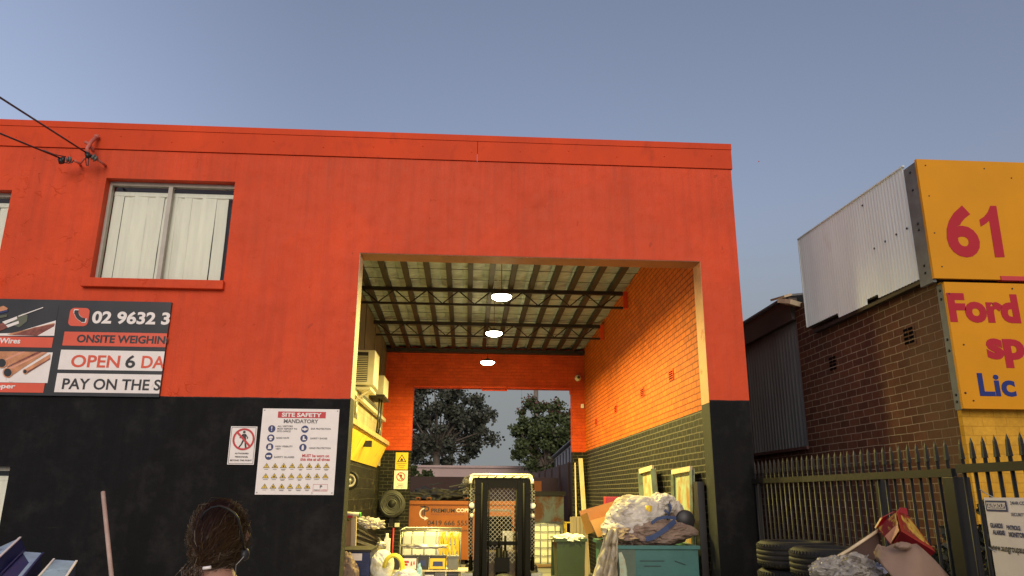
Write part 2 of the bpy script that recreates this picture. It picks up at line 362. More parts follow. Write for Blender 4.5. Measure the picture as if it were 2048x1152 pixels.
M['blue_sky_sheen'] = mat('blue face with painted sky sheen', (.27,.39,.50), .5, 0, .3, 5, .1, 30, (.10,.13,.25), .55, .66, 6)  # pale colour paints the sky reflected in the box tops
M['rubber'] = mat('tyre rubber', (.014,.0135,.013), .65, 0, .2, 6, .15, 60, (.032,.03,.026), .55, .75, 5, spec=.25)
M['cardboard'] = mat('brown cardboard', (.22,.145,.10), .8, 0, .1, 4, .1, 30)
M['cardboard_or'] = mat('bright brown cardboard', (.55,.28,.07), .75, 0, .1, 4, .1, 30)
M['red_card'] = mat('glossy red carton', (.26,.006,.014), .35, 0, .1, 4, .04, 30)
M['gold_print'] = mat('gold carton print', (.48,.32,.05), .4, 0, .4, 14, .03, 30, (.20,.012,.015), .48, .55, 11)
M['pink_print'] = mat('pink carton print', (.70,.33,.22), .4, 0, .15, 10, .03, 30)
M['plastic_clear'] = mat('crumpled grey plastic', (.30,.28,.24), .45, 0, .4, 9, .6, 22, (.09,.075,.055), .5, .6, 9, spec=.35)
M['paper'] = mat('white paper', (.70,.72,.74), .7, 0, .1, 6, .1, 20)
M['bag_white'] = mat('woven white bag', (.54,.50,.42), .7, 0, .3, 6, .6, 14, (.17,.12,.09), .52, .64, 3.4)
M['bag_brown'] = mat('dirty brown bag', (.24,.17,.125), .75, 0, .25, 5, .4, 10)
M['bag_bright'] = mat('bright white bag', (.80,.79,.68), .6, 0, .2, 5, .5, 10, (.62,.58,.34), .56, .66, 5)
M['strap_blue'] = mat('blue webbing strap', (.03,.055,.14), .6, 0, .15, 8, .1, 60)
M['teal'] = mat('teal painted steel', (.045,.15,.135), .5, .1, .2, 3, .12, 30, (.025,.05,.045), .63, .7, 6)
M['teal_rust'] = mat('pale green rusty steel', (.36,.44,.30), .6, .1, .2, 4, .15, 30, (.36,.17,.05), .46, .6, 5.5, (1,1,.55))
M['tray_edge'] = mat('grimy grey green steel', (.12,.15,.115), .6, .1, .3, 6, .1, 30, (.10,.06,.03), .55, .65, 8)
M['bin_green'] = mat('dark green bin plastic', (.032,.055,.026), .5, 0, .12, 5, .08, 40)
M['fork_black'] = mat('forklift black steel', (.0035,.0035,.003), .5, 0, .2, 6, .05, 40, spec=.12)
M['fork_cream'] = mat('cream forklift paint', (.72,.70,.58), .4, .1, .1, 5, .06, 30)
M['fork_orange'] = mat('forklift body paint', (.06,.04,.02), .45, .1, .15, 5, .06, 30)
M['mesh_metal'] = mat('worn mesh steel', (.30,.28,.2), .45, .5, .2, 9, .08, 40)
M['tank_plastic'] = mat('translucent white tank', (.76,.75,.62), .45, 0, .08, 3, .08, 20)
M['bin_orange'] = mat('orange skip paint', (.36,.10,.012), .5, .05, .15, 2, .1, 20, (.30,.07,.02), .64, .74, 4)
M['rusty'] = mat('rusty grey blue steel', (.17,.205,.205), .6, .1, .25, 3, .15, 20, (.16,.06,.018), .47, .58, 2.2, (1,1,.6))
M['maroon'] = mat('maroon sheet fence', (.045,.017,.015), .6, 0, .2, 2, .05, 20)
M['pale_wall'] = mat('pale pink rendered wall', (.44,.33,.29), .8, 0, .12, 1, .1, 10, (.25,.15,.11), .66, .72, 1.2)
M['grey_roof'] = mat('grey shed sheeting', (.33,.33,.34), .55, .2, .12, 2, .08, 10)
M['bark'] = mat('tree bark', (.17,.14,.11), .9, 0, .3, 4, .4, 12)
M['leaf_dark'] = leafmat('gum leaves', (.045,.052,.034), (.072,.078,.05))
M['leaf_green'] = leafmat('green leaves', (.04,.062,.018), (.085,.11,.03))
M['leaf_red'] = leafmat('new red leaves', (.10,.035,.03), (.13,.06,.04))
M['scrap_dark'] = mat('dark scrap metal', (.035,.032,.03), .6, .2, .4, 9, .2, 20)
M['scrap_alu'] = mat('scrap aluminium', (.45,.43,.38), .4, .6, .3, 9, .2, 20)
M['copper'] = mat('copper print', (.55,.24,.11), .4, 0, .3, 8, .02, 20)
M['copper_dark'] = mat('dark copper print', (.22,.06,.04), .4, 0, .4, 20, .02, 20)
M['olive_print'] = mat('olive print', (.10,.11,.07), .4)
M['yellow_steel'] = mat('yellow painted steel', (.72,.50,.05), .5, 0, .15, 3, .1, 20, (.45,.30,.06), .58, .7, 3, (1,1,.5))
M['yellow_hose'] = mat('yellow hose', (.75,.62,.04), .5)
M['brass'] = mat('cream plastic', (.62,.58,.47), .5)
M['skin'] = mat('skin', (.36,.19,.13), .5, 0, .1, 12, .05, 60)
M['hair'] = mat('brown hair', (.026,.009,.006), .5, 0, .3, 9, .1, 60, stretch=(30,30,2))
M['hair_rim_lit'] = mat('rim lit hair strands', (.060,.034,.010), .35, 0, .3, 9, 0)  # lighter colour paints the lamps' rim light on the hair
M['cloth_dark'] = mat('dark shirt cloth', (.03,.03,.035), .85, 0, .2, 8, .2, 90)
M['trouser'] = mat('dark trousers', (.04,.042,.055), .85, 0, .2, 8, .2, 90)
M['ceramic'] = mat('glazed insulator', (.10,.11,.10), .25)
M['porcelain'] = mat('painted bracket', (.50,.13,.09), .5)
M['concrete'] = mat('worn concrete ground', (.33,.32,.29), .8, 0, .2, .8, .25, 30, (.12,.115,.105), .52, .68, 1.1)
M['battery'] = mat('black battery case', (.02,.02,.022), .4, 0, .2, 9, .06, 40)
M['battery_grey'] = mat('grey battery case', (.14,.14,.125), .5, 0, .2, 9, .06, 40)
M['lamp'] = emit('lamp diffuser', (1, .93, .62), 26)

# ------------------------------------------------------------------ lettering
def text_mesh(s, bold=.0, shear=0):
    cu = bpy.data.curves.new('t', 'FONT'); cu.body = s; cu.size = 1; cu.offset = bold; cu.shear = shear; cu.resolution_u = 4
    o = bpy.data.objects.new('t', cu); col.objects.link(o)
    bpy.context.view_layer.update()
    me = bpy.data.meshes.new_from_object(o.evaluated_get(bpy.context.evaluated_depsgraph_get()))
    bpy.data.objects.remove(o); return me
def lettering(parent, name, s, o, ux, uz, wd, ht, m, bold=.02, clip=None, shear=0, thick=0):
    """text fitted into the rectangle with lower left corner o, axes ux / uz"""
    me = text_mesh(s, bold, shear); o, ux, uz = Vector(o), Vector(ux), Vector(uz)
    xs = [v.co.x for v in me.vertices]; ys = [v.co.y for v in me.vertices]
    x0, x1, y0, y1 = min(xs), max(xs), min(ys), max(ys)
    base = root_of(parent).location if not root_of(parent).get('_local') else Vector((0,0,0))
    bm = bmesh.new(); bm.from_mesh(me)
    if clip is not None:
        xc = x0+(x1-x0)*clip
        bmesh.ops.bisect_plane(bm, geom=bm.verts[:]+bm.edges[:]+bm.faces[:], plane_co=(xc,0,0), plane_no=(1,0,0), clear_outer=True)
        x1 = xc
    for v in bm.verts: v.co = o + ux*((v.co.x-x0)/(x1-x0)*wd) + uz*((v.co.y-y0)/(y1-y0)*ht) - base
    me2 = bpy.data.meshes.new(name); bm.to_mesh(me2); bm.free(); me2.materials.clear(); me2.materials.append(m)
    ob = bpy.data.objects.new(name, me2); col.objects.link(ob); ob.parent = parent; return ob
def ptext(parent, name, s, u0, v0, u1, v1, Y, m, bold=.02, clip=None, shear=0):
    vm, um = (v0+v1)/2, (u0+u1)/2
    a, b = at(u0, vm, Y), at(u1, vm, Y); t, bo = at(um, v0, Y), at(um, v1, Y)
    return lettering(parent, name, s, (a.x, Y, bo.z), (1,0,0), (0,0,1), b.x-a.x, t.z-bo.z, m, bold, clip, shear)
def prect(mb, u0, v0, u1, v1, Y, m=0, x1=None, x0=None):
    vm, um = (v0+v1)/2, (u0+u1)/2
    xa, xb = (at(u0, vm, Y).x if x0 is None else x0), (at(u1, vm, Y).x if x1 is None else x1); t, b = at(um, v0, Y).z, at(um, v1, Y).z
    mb.poly([(xa,Y,b),(xb,Y,b),(xb,Y,t),(xa,Y,t)], m)
def disc(mb, c, r, Y, m=0, n=28, r2=None):
    x, z = c
    if r2 is None: mb.poly([(x+r*math.cos(2*math.pi*k/n), Y, z+r*math.sin(2*math.pi*k/n)) for k in range(n)], m)
    else:
        for k in range(n):
            a, b = 2*math.pi*k/n, 2*math.pi*(k+1)/n
            mb.poly([(x+q*math.cos(t), Y, z+q*math.sin(t)) for q, t in ((r,a),(r,b),(r2,b),(r2,a))], m)
def wall_holes(mb, axis, u0, u1, z0, z1, d0, d1, holes, zsplits=(), matfn=lambda u, z: 0):
    us = sorted({u0,u1,*[h[0] for h in holes],*[h[1] for h in holes]}); zs = sorted({z0,z1,*zsplits,*[h[2] for h in holes],*[h[3] for h in holes]})
    def P(u, d, z): return (u,d,z) if axis == 'y' else (d,u,z)
    def solid(i, j):
        if i < 0 or j < 0 or i >= len(us)-1 or j >= len(zs)-1: return False
        uc, zc = (us[i]+us[i+1])/2, (zs[j]+zs[j+1])/2
        return not any(h[0] < uc < h[1] and h[2] < zc < h[3] for h in holes)
    for i in range(len(us)-1):
        for j in range(len(zs)-1):
            if not solid(i, j): continue
            a, b, c, e = us[i], us[i+1], zs[j], zs[j+1]; m = matfn((a+b)/2, (c+e)/2)
            for d in (d0, d1): mb.poly([P(a,d,c),P(b,d,c),P(b,d,e),P(a,d,e)], m)
            for (ii, jj, q) in ((i-1,j,[(a,c),(a,e)]),(i+1,j,[(b,c),(b,e)]),(i,j-1,[(a,c),(b,c)]),(i,j+1,[(a,e),(b,e)])):
                if not solid(ii, jj):
                    (ua,za),(ub,zb) = q; mb.poly([P(ua,d0,za),P(ub,d0,zb),P(ub,d1,zb),P(ua,d1,za)], m)
    bmesh.ops.remove_doubles(mb.bm, verts=mb.bm.verts, dist=1e-5)

# ------------------------------------------------------------------ ground
g = MB(); g.poly([(-160,-60,0),(160,-60,0),(160,260,0),(-160,260,0)]); tag(g.build('ground', M['concrete']), kind='structure')

# ------------------------------------------------------------------ the orange workshop
YF, YB, XL, XR = 8.6, 8.9, -1.345, 2.85           # facade plane, its back, the doorway
ws = thing('workshop_building', 'orange and black painted workshop with a tall open vehicle doorway', 'building', (0, 8.6, 0))
W1 = (-4.46,-2.92,4.105,5.385); W2 = (-7.2,-5.535,4.1,5.19); W3 = (-6.4,-4.965,.95,1.96)
f = MB()
wall_holes(f, 'y', -10, 3.33, 0, 5.758, YF, YB, [(XL,XR,-1,4.51), W1, W2, W3], (2.73,2.775),
    lambda u, z: 1 if z < (2.73 if u < 0 else 2.775) else 0)
f.build('wall', [M['orange'], M['black_wall']], ws)
fa = MB()                                          # two-step flashing along the parapet
fa.box((-10,8.582,5.765),(.05,8.9,6.03)).box((.056,8.582,5.765),(3.345,8.9,6.03)).box((-10,8.575,6.034),(3.35,8.95,6.115))
for k in range(16): fa.lathe([(.008,0),(.008,-.004),(.002,-.006)], (-5.6+.62*k, 8.582, 5.91+.03*((k*7)%3-1)), 8, 0, 'y')
fa.build('parapet_flashing', M['orange_metal'], ws)
def window(W, depth=.11, mull=None, dark=.09, slats=12):
    x0, x1, z0, z1 = W; y = YF+depth
    fr = MB(); t = .032
    fr.box((x0,y,z1-t-.015),(x1,y+.06,z1)).box((x0,y,z0),(x1,y+.06,z0+t)).box((x0,y,z0+t),(x0+t,y+.06,z1-t-.015)).box((x1-t,y,z0+t),(x1,y+.06,z1-t-.015))
    xm = mull if mull else (x0+x1)/2
    fr.box((xm-.025,y-.012,z0+t),(xm+.025,y+.05,z1-t-.015))
    wn = fr.build('window', M['alu'], ws)
    p = MB(); p.poly([(x0+t,y+.03,z0+t),(x1-t,y+.03,z0+t),(x1-t,y+.03,z1-t-.015),(x0+t,y+.03,z1-t-.015)]); p.build('pane', M['glass'], wn)
    b = MB(); rnd = random.Random(int(x0*10)); n = slats; ws_ = [rnd.uniform(.6,1.35) for _ in range(n)]; sc = (x1-x0-2*t-dark)/sum(ws_); a = x0+t+.004
    for k in range(n):
        wd = ws_[k]*sc; yy = y+.085+.014*(k%2); tl = rnd.uniform(-.012,.012); lean = rnd.uniform(-.008,.008); N = 7; vs = []
        for j in range(N):
            q = j/(N-1); zz = z0+t+(z1-.15-z0-t)*q; dx = lean*(1-q)+.003*noise.noise(Vector((k*3.3,q*4,0))); dy = .008*noise.noise(Vector((k*2.1,q*3,4)))
            vs += [(a+dx,yy+tl+dy,zz),(a+dx+wd*.5,yy+dy+.006,zz),(a+dx+wd*.997,yy-tl+dy,zz)]
        b.faces(vs,[(3*j,3*j+1,3*j+4,3*j+3) for j in range(N-1)]+[(3*j+1,3*j+2,3*j+5,3*j+4) for j in range(N-1)]); a += wd
    b.box((x0+t,y+.08,z1-.15),(x1-t,y+.12,z1-.1)); b.build('blind', M['blind'], wn)
    r = MB(); r.box((x0-.05,YB+.002,z0-.05),(x1+.05,YB+.5,z1+.05)); r.build('room', M['dark_room'], wn)
    return wn
window(W1, mull=-3.72); window(W2, slats=14); window(W3, dark=.02, slats=9)
sl = MB(); sl.box((-4.52,8.53,3.995),(-2.90,8.597,4.103)); sl.bevel(.008); sl.build('window_sill', M['orange'], ws)
sl = MB(); sl.box((-7.25,8.53,3.99),(-5.48,8.597,4.098)); sl.bevel(.008); sl.build('window_sill', M['orange'], ws)
# reveal linings of the doorway
for (x, d) in ((XL, .004), (XR, -.004)):
    b = MB(); b.box((min(x,x+d),YF+.004,2.76),(max(x,x+d),YB-.002,4.505)); b.build('door_jamb', M['jamb_cream'] if d > 0 else M['jamb_peach'], ws)
    b = MB(); b.box((min(x,x+d),YF+.004,.0),(max(x,x+d),YB-.002,2.757)); b.build('door_jamb', M['jamb_dark'], ws)
b = MB(); b.box((XL+.005,YF+.004,4.502),(XR-.005,YB-.002,4.509)); b.build('door_lintel', M['jamb_brown'], ws)
# bay walls
rw = MB(); rw.box((2.87,8.903,0),(3.32,18.098,5.6)); rw.build('side_wall', M['orange_side'], ws)
lw = MB(); lw.box((-2.25,8.903,0),(-2.03,18.098,5.6)); lw.build('side_wall', M['cream_wall'], ws)
lp = MB(); lp.box((-2.027,8.905,3.9),(-2.012,18.095,5.3))
for k in range(6): lp.box((-2.012,9.6+1.5*k,3.9),(-1.995,9.64+1.5*k,5.3))
lp.build('wall_panelling', M['olive_panel'], ws)
bw_ = MB(); wall_holes(bw_, 'y', -2.25, 3.32, 0, 5.6, 18.1, 18.35, [(-1.32,2.55,-1,4.2)]); bw_.build('rear_wall', M['orange_far'], ws)
eg = MB(); eg.box((-1.318,18.07,4.2),(2.548,18.098,4.235)).box((2.52,18.12,4.1),(2.548,18.3,4.198)); eg.build('lintel', M['orange_metal'], ws)
zc = lambda y: 5.5-.033*(y-9)
cb = MB(); ny = 90; nx = 13                          # sagging insulation between the purlins
random.seed(4)
for i in range(nx):
    xa, xb = -2.03+.3785*i, min(2.87, -2.03+.3785*(i+1)); G = []
    for j in range(ny+1):
        y = 8.9+9.2*j/ny; row = []
        for k in range(5):
            s = k/4; x = xa+(xb-xa)*s
            row.append(cb.bm.verts.new((x, y, zc(y)+.01-.05*math.sin(math.pi*s)*(.6+.8*noise.noise(Vector((i*3.1,y*2.2,0)))) + .03*noise.noise(Vector((x*5,y*5,i))) )))
        G.append(row)
    for j in range(ny):
        for k in range(4): cb.bm.faces.new((G[j][k],G[j][k+1],G[j+1][k+1],G[j+1][k])).smooth = True
rf = cb.build('roof', M['insul'], ws)
rs = MB(); rs.faces([(-2.25,8.9,5.66),(3.32,8.9,5.66),(3.32,18.4,5.36+.02),(-2.25,18.4,5.38)],[(0,1,2,3)]); rs.faces([(-2.25,8.9,5.69),(3.32,8.9,5.69),(3.32,18.4,5.41),(-2.25,18.4,5.41)],[(0,1,2,3)])
rs.build('roof_sheet', M['grey_roof'], rf)
pr0 = None
for k in range(-5, 8):
    x = .367*k+.0
    if pr0 is None:
        p = MB(); p.faces([(-.044,8.92,zc(8.92)-.10),(.044,8.92,zc(8.92)-.10),(.044,18.08,zc(18.08)-.10),(-.044,18.08,zc(18.08)-.10),
            (-.044,8.92,zc(8.92)+.0),(.044,8.92,zc(8.92)),(.044,18.08,zc(18.08)),(-.044,18.08,zc(18.08))],[(0,3,2,1),(4,5,6,7),(0,1,5,4),(1,2,6,5),(2,3,7,6),(3,0,4,7)])
        pr0 = p.build('purlin', M['steel_dark'], rf); pr0.location.x = x
    else:
        c = pr0.copy(); col.objects.link(c); c.parent = rf; c.location.x = x
for Y in (10.5, 12.9, 15.3):
    t = MB(); zt = zc(Y)-.12; zb = zt-.27
    t.box((-2.01,Y-.03,zt-.04),(2.785,Y+.03,zt+.03)).box((-1.95,Y-.02,zb-.02),(2.785,Y+.02,zb+.018))
    n = 8; L = 4.6/n
    for k in range(n):
        xa = -1.93+L*k
        t.tube([(xa,Y,zt-.02),(xa+L/2,Y,zb+.01),(xa+L,Y,zt-.02)], .013, 6)
    tt = t.build('truss', M['steel_dark'], rf)
    t = MB(); t.box((2.79,Y-.04,zb-.02),(2.868,Y+.04,zt+.03)); t.build('truss_end', M['orange_metal'], tt)
for k in range(16):
    y = 9.2+.55*k; t = MB(); t.bar((-2.02,y,zc(y)-.055),(2.865,y,zc(y)-.055+.0),.014,.006); t.build('support_strap', M['steel_dark'], rf)
t = MB(); t.box((-2.01,17.9,zc(18)-.16),(2.86,18.09,zc(18)-.07)); t.build('wall_plate', M['steel_dark'], rf)
vent = None
for (u, v) in ((1343,750),(1285,785),(1232,818),(1193,843)):
    p = atx(u, v, 2.868)
    b = MB(); y, z = p.y, p.z
    b.box((2.858,y-.11,z-.075),(2.868,y+.11,z+.075))
    for k in range(4): b.box((2.852,y-.09,z-.055+.03*k),(2.8575,y+.09,z-.042+.03*k), 1)
    b.build('air_brick', [M['orange_metal'], M['vent_hole']], ws)

# things fixed to the workshop, inside
def sign_small(name, label, u0, v0, u1, v1, Y, base, thick=.006):
    a, b = at(u0,(v0+v1)/2,Y), at(u1,(v0+v1)/2,Y); t, bo = at((u0+u1)/2,v0,Y), at((u0+u1)/2,v1,Y)
    th = thing(name, label, 'sign', (a.x, Y, bo.z))
    m = MB(); m.box((a.x,Y,bo.z),(b.x,Y+thick,t.z)); m.build('panel', base, th)
    return th, a.x, b.x, bo.z, t.z
def walker(mb, x, z, s, Y, m=0):                   # walking figure, height s, centred
    def pg(pts): mb.poly([(x+a*s, Y, z+b*s) for a, b in pts], m)
    disc(mb, (x+.0*s, z+.42*s), .075*s, Y, m, 12)
    pg([(-.08,.32),(.10,.32),(.14,.0),(-.05,.0)]); pg([(-.08,.32),(-.24,.1),(-.20,.06),(-.05,.22)]); pg([(.10,.32),(.24,.12),(.21,.04),(.17,.05),(.18,.12),(.08,.24)])
    pg([(-.05,-.005),(.05,-.005),(-.05,-.26),(-.22,-.48),(-.28,-.44),(-.14,-.25)]); pg([(.055,-.005),(.14,-.005),(.17,-.24),(.22,-.48),(.12,-.48),(.08,-.25)])
th, x0, x1, z0, z1 = sign_small('warning_sign', 'yellow warning sign with a black triangle, above the white sign on the rear pillar', 791, 905, 816, 939, 18.085, M['yellow_print'])
m = MB(); xm = (x0+x1)/2; Yp = 18.081; h = z1-z0
m.poly([(xm-.11,Yp,z0+h*.45),(xm+.11,Yp,z0+h*.45),(xm,Yp,z0+h*.9)]); m.poly([(xm-.078,Yp-.002,z0+h*.485),(xm+.078,Yp-.002,z0+h*.485),(xm,Yp-.002,z0+h*.82)], 1)
m.poly([(xm-.04,Yp-.004,z0+h*.51),(xm+.04,Yp-.004,z0+h*.51),(xm+.02,Yp-.004,z0+h*.62),(xm-.01,Yp-.004,z0+h*.68)])
for k, wd in enumerate((.12,.09,.06)): m.poly([(xm-wd,Yp,z0+h*(.34-.11*k)),(xm+wd,Yp,z0+h*(.34-.11*k)),(xm+wd,Yp,z0+h*(.36-.11*k)),(xm-wd,Yp,z0+h*(.36-.11*k))])
m.build('symbol', [M['black_print'], M['yellow_print']], th)
th, x0, x1, z0, z1 = sign_small('prohibition_sign', 'white no entry sign with a red ring, below the yellow warning sign', 788, 941, 815, 978, 18.085, M['white_print'])
m = MB(); xm = (x0+x1)/2; h = z1-z0; zz = z0+h*.66
disc(m, (xm,zz), .105, Yp, 0, 28, .085); walker(m, xm, zz, .15, Yp-.001, 1)
m.poly([(xm-.075,Yp-.003,zz+.06),(xm-.06,Yp-.003,zz+.075),(xm+.075,Yp-.003,zz-.06),(xm+.06,Yp-.003,zz-.075)])
for k, wd in enumerate((.08,.06,.1)): m.poly([(xm-wd,Yp,z0+h*(.26-.08*k)),(xm+wd,Yp,z0+h*(.26-.08*k)),(xm+wd,Yp,z0+h*(.28-.08*k)),(xm-wd,Yp,z0+h*(.28-.08*k))], 1)
m.build('symbol', [M['red_print'], M['black_print']], th)

ac = thing('air_conditioner', 'cream boxed window air conditioner with side louvres high on the left wall', 'air conditioner', (-1.8, 13.4, 3.55))
a0 = at(738, 770, 13.1); zt, zb = at(738,700,13.1).z, at(746,770,13.1).z
b = MB(); b.box((-2.01,13.1,zb),(-1.66,13.75,zt)); b.bevel(.015); b.build('casing', M['brass'], ac)
b = MB(); b.box((-1.99,13.085,zb+.06),(-1.78,13.098,zt-.04))
for k in range(14): b.box((-1.985,13.07,zb+.07+k*.033),(-1.785,13.084,zb+.083+k*.033), 1)
b.build('grille', [M['black_plastic'], M['brass']], ac)
b = MB(); b.box((-2.01,13.05,zb-.09),(-1.7,13.8,zb-.04)).bar((-2.0,13.1,zb-.3),(-1.72,13.1,zb-.09),.03,.03); b.build('bracket', M['brass'], ac)
eb = thing('electrical_box', 'cream electrical box below and behind the air conditioner', 'electrical box', (-1.9, 15.6, 3.2))
b = MB(); p = at(735,790,15.5); q = at(763,752,15.5); b.box((-2.01,15.4,p.z),(-1.74,16.3,q.z)); b.bevel(.012); b.build('casing', M['brass'], eb)
b = MB(); b.box((-2.01,15.35,p.z-.05),(-1.72,16.35,p.z-.002)); b.build('shelf', M['steel_dark'], eb)
b = MB(); b.tube([(-1.86,15.8,p.z-.05),(-1.87,15.8,p.z-.5),(-1.9,15.8,2.8)], .018, 6).tube([(-1.83,15.95,p.z-.05),(-1.84,15.95,p.z-.6),(-1.9,15.95,2.8)], .018, 6); b.build('cable', M['black_plastic'], eb)
cd = thing('cable_tray', 'cream cable tray with conduits running along the left wall', 'cable tray', (-2, 13, 3.3))
b = MB(); b.box((-2.01,9.2,3.33),(-1.93,17.9,3.40)); b.build('tray', M['brass'], cd)
b = MB()
for k in range(3): b.tube([(-1.97,9.3+.0*k,3.42+.025*k)]+[(-1.95+.02*math.sin(j*1.7+k),9.3+j*.8,3.43+.025*k+.02*math.sin(j*2.3+k)) for j in range(1,11)], .011, 6)
b.build('conduit', M['galv'], cd)
for y in (13.4, 17.2):
    b = MB(); b.tube([(-1.985,y,3.3),(-1.985,y,2.85)], .03, 8); b.tube([(-1.98,y-.1,3.33),(-1.97,y-.14,3.2),(-1.98,y-.08,3.05)], .012, 6); b.build('drop_pipe', M['galv'], cd)
ys = thing('yellow_hopper', 'yellow painted steel hopper panel with a dark beam on the left wall', 'hopper', (-1.9, 14.5, 2.2))
b = MB(); b.faces([(-2.01,11.5,2.26),(-2.01,17.2,2.26),(-1.80,17.2,2.74),(-1.80,11.5,2.74),(-2.015,11.5,2.26),(-2.015,17.2,2.26),(-2.015,17.2,2.78),(-2.015,11.5,2.78)],[(0,1,2,3),(4,7,6,5),(3,2,6,7),(0,3,7,4),(1,5,6,2),(0,4,5,1)]); b.build('panel', M['yellow_steel'], ys)
b = MB(); b.box((-1.83,11.4,2.745),(-1.76,17.3,2.83)); b.build('edge_beam', M['timber'], ys)
b = MB(); b.box((-2.01,13.9,2.52),(-1.74,14.0,2.63)); b.build('bracket', M['steel_dark'], ys)
hr = thing('hose_reel', 'round grey coiled hose reel on the black rear pillar', 'hose reel', (-1.78, 17.9, 1.4))
p = at(783, 1008, 17.85); b = MB()
for j, (rr_, yy) in enumerate(((.27,.03),(.245,-.005),(.285,.075),(.21,.0),(.26,.12),(.175,.02),(.14,.03),(.10,.02))):
    b.tube([(p.x+(rr_+.006*math.sin(a*.9+j))*math.cos(a*.2244), 17.88+yy, p.z+(rr_+.006*math.sin(a*.7+j))*math.sin(a*.2244)) for a in range(29)], .024, 8, 0, False)
b.build('coil', mat('grey hose', (.055,.055,.05), .5, 0, .25, 9, .1, 40), hr); b = MB(); b.lathe([(.0,.0),(.08,.0),(.09,.02),(.09,.2),(.30,.2),(.30,.215),(0,.215)], (p.x,17.87,p.z), 28, 0, 'y'); b.build('drum', M['black_metal'], hr)
b = MB(); b.box((p.x-.05,17.98,p.z-.5),(p.x+.05,18.095,p.z+.1)); b.build('bracket', M['black_metal'], hr)
for i, (u0, u1, lab) in enumerate(((776,786,'left cream double power point beside the red pipe'),(789,799,'right cream double power point beside the red pipe'))):
    p, q = at(u0,1054,18.07), at(u1,1046,18.07); b = MB(); b.box((p.x,18.06,p.z),(q.x,18.098,q.z)); b.bevel(.008); tag(b.build('power_outlet', M['brass']), lab, 'power outlet', 'power points on the rear pillar')
p, q = at(787,1056,18.07), at(787,1100,18.07); b = MB(); b.tube([(p.x,18.07,p.z),(p.x,18.07,q.z-.6)], .02, 8); tag(b.build('red_pipe', M['red_print']), 'thin red pipe running down from the power points', 'pipe')
p = at(699, 961, 12.4); c = thing('hung_wheel', 'small round pale rimmed wheel hung on the black left wall', 'wheel', p)
b = MB(); b.lathe([(.07,.0),(.075,-.03),(.10,-.035),(.11,-.02),(.11,.02),(.10,.035),(.075,.03)], p, 28, 0, 'y', True); b.build('rim', M['brass'], c)
b = MB(); b.lathe([(.111,-.04),(.135,-.045),(.15,-.03),(.15,.03),(.135,.045),(.111,.04)], p, 28, 0, 'y', True); b.build('tyre', M['rubber'], c)
b = MB(); b.lathe([(0,-.03),(.03,-.03),(.035,.0),(.0,.02)], p, 16, 0, 'y')
for k in range(5): a = k*1.2566; b.bar(p, p+Vector((.075*math.cos(a),0,.075*math.sin(a))), .02, .012)
b.tube([p+Vector((0,.02,0)), Vector((-2.02,p.y+.02,p.z+.02))], .012, 6); b.build('hub', M['scrap_alu'], c)
p = at(1156, 756, 18.0); c = thing('security_camera', 'round white dome security camera in the top corner above the rear doorway', 'camera', p)
b = MB(); b.lathe([(.0,-.10),(.05,-.09),(.075,-.03),(.08,.03),(.06,.098)], p, 20, 0, 'y'); b.build('housing', M['brass'], c)
b = MB(); b.lathe([(.0,-.118),(.03,-.112),(.035,-.1)], p, 14, 0, 'y'); b.build('lens', M['black_plastic'], c)
p = at(1165, 812, 18.05); b = MB(); b.box((p.x-.035,18.05,p.z-.05),(p.x+.035,18.098,p.z+.05)); b.bevel(.008); tag(b.build('junction_box', M['white_print']), 'tiny white junction box on the right orange rear pillar', 'junction box')
p, q = at(964,774,18.05), at(1014,781,18.05); b = MB(); b.tube([(p.x,18.05,4.24),(p.x,18.05,q.z),(q.x,18.05,q.z),(q.x,18.05,4.24)], .018, 6); tag(b.build('hanging_frame', M['orange_metal']), 'small orange tube frame hanging under the rear door lintel', 'frame')

# high bay lamps
for i, (u, v, Y, lab) in enumerate(((1003,594,10.58,'lit round high bay lamp nearest the street doorway'),(988,667,13.0,'lit round high bay lamp in the middle of the row of three'),(975,725,15.9,'lit round high bay lamp nearest the rear wall'))):
    p = at(u, v, Y); th = thing('ceiling_lamp', lab, 'lamp', p, 'lamps hanging in the bay')
    b = MB(); b.lathe([(.0,.09),(.03,.09),(.05,.07),(.12,.05),(.15,.03),(.15,.012),(.0,.012)], p, 28); b.build('housing', M['steel_dark'], th)
    b = MB(); b.lathe([(0,-.055),(.06,-.05),(.11,-.035),(.142,-.012),(.147,.010),(.0,.010)], p, 28); b.build('diffuser', M['lamp'], th)
    b = MB(); b.tube([(p.x,p.y,p.z+.09),(p.x,p.y,zc(Y)-.03)], .005, 6); b.build('rod', M['steel_dark'], th)
    l = bpy.data.lights.new('lamp_light', 'AREA'); l.shape = 'DISK'; l.size = .3; l.spread = R(175); l.energy = LAMP_W; l.color = (1, .82, .22)
    lo = bpy.data.objects.new('lamp_light', l); col.objects.link(lo); lo.parent = th; lo.location = (0,0,-.065)
    l = bpy.data.lights.new('lamp_glow', 'POINT'); l.shadow_soft_size = .12; l.energy = 6; l.color = (1, .84, .4)     # spill past the rim of the shade
    lo = bpy.data.objects.new('lamp_glow', l); col.objects.link(lo); lo.parent = th; lo.location = (0,0,-.14)

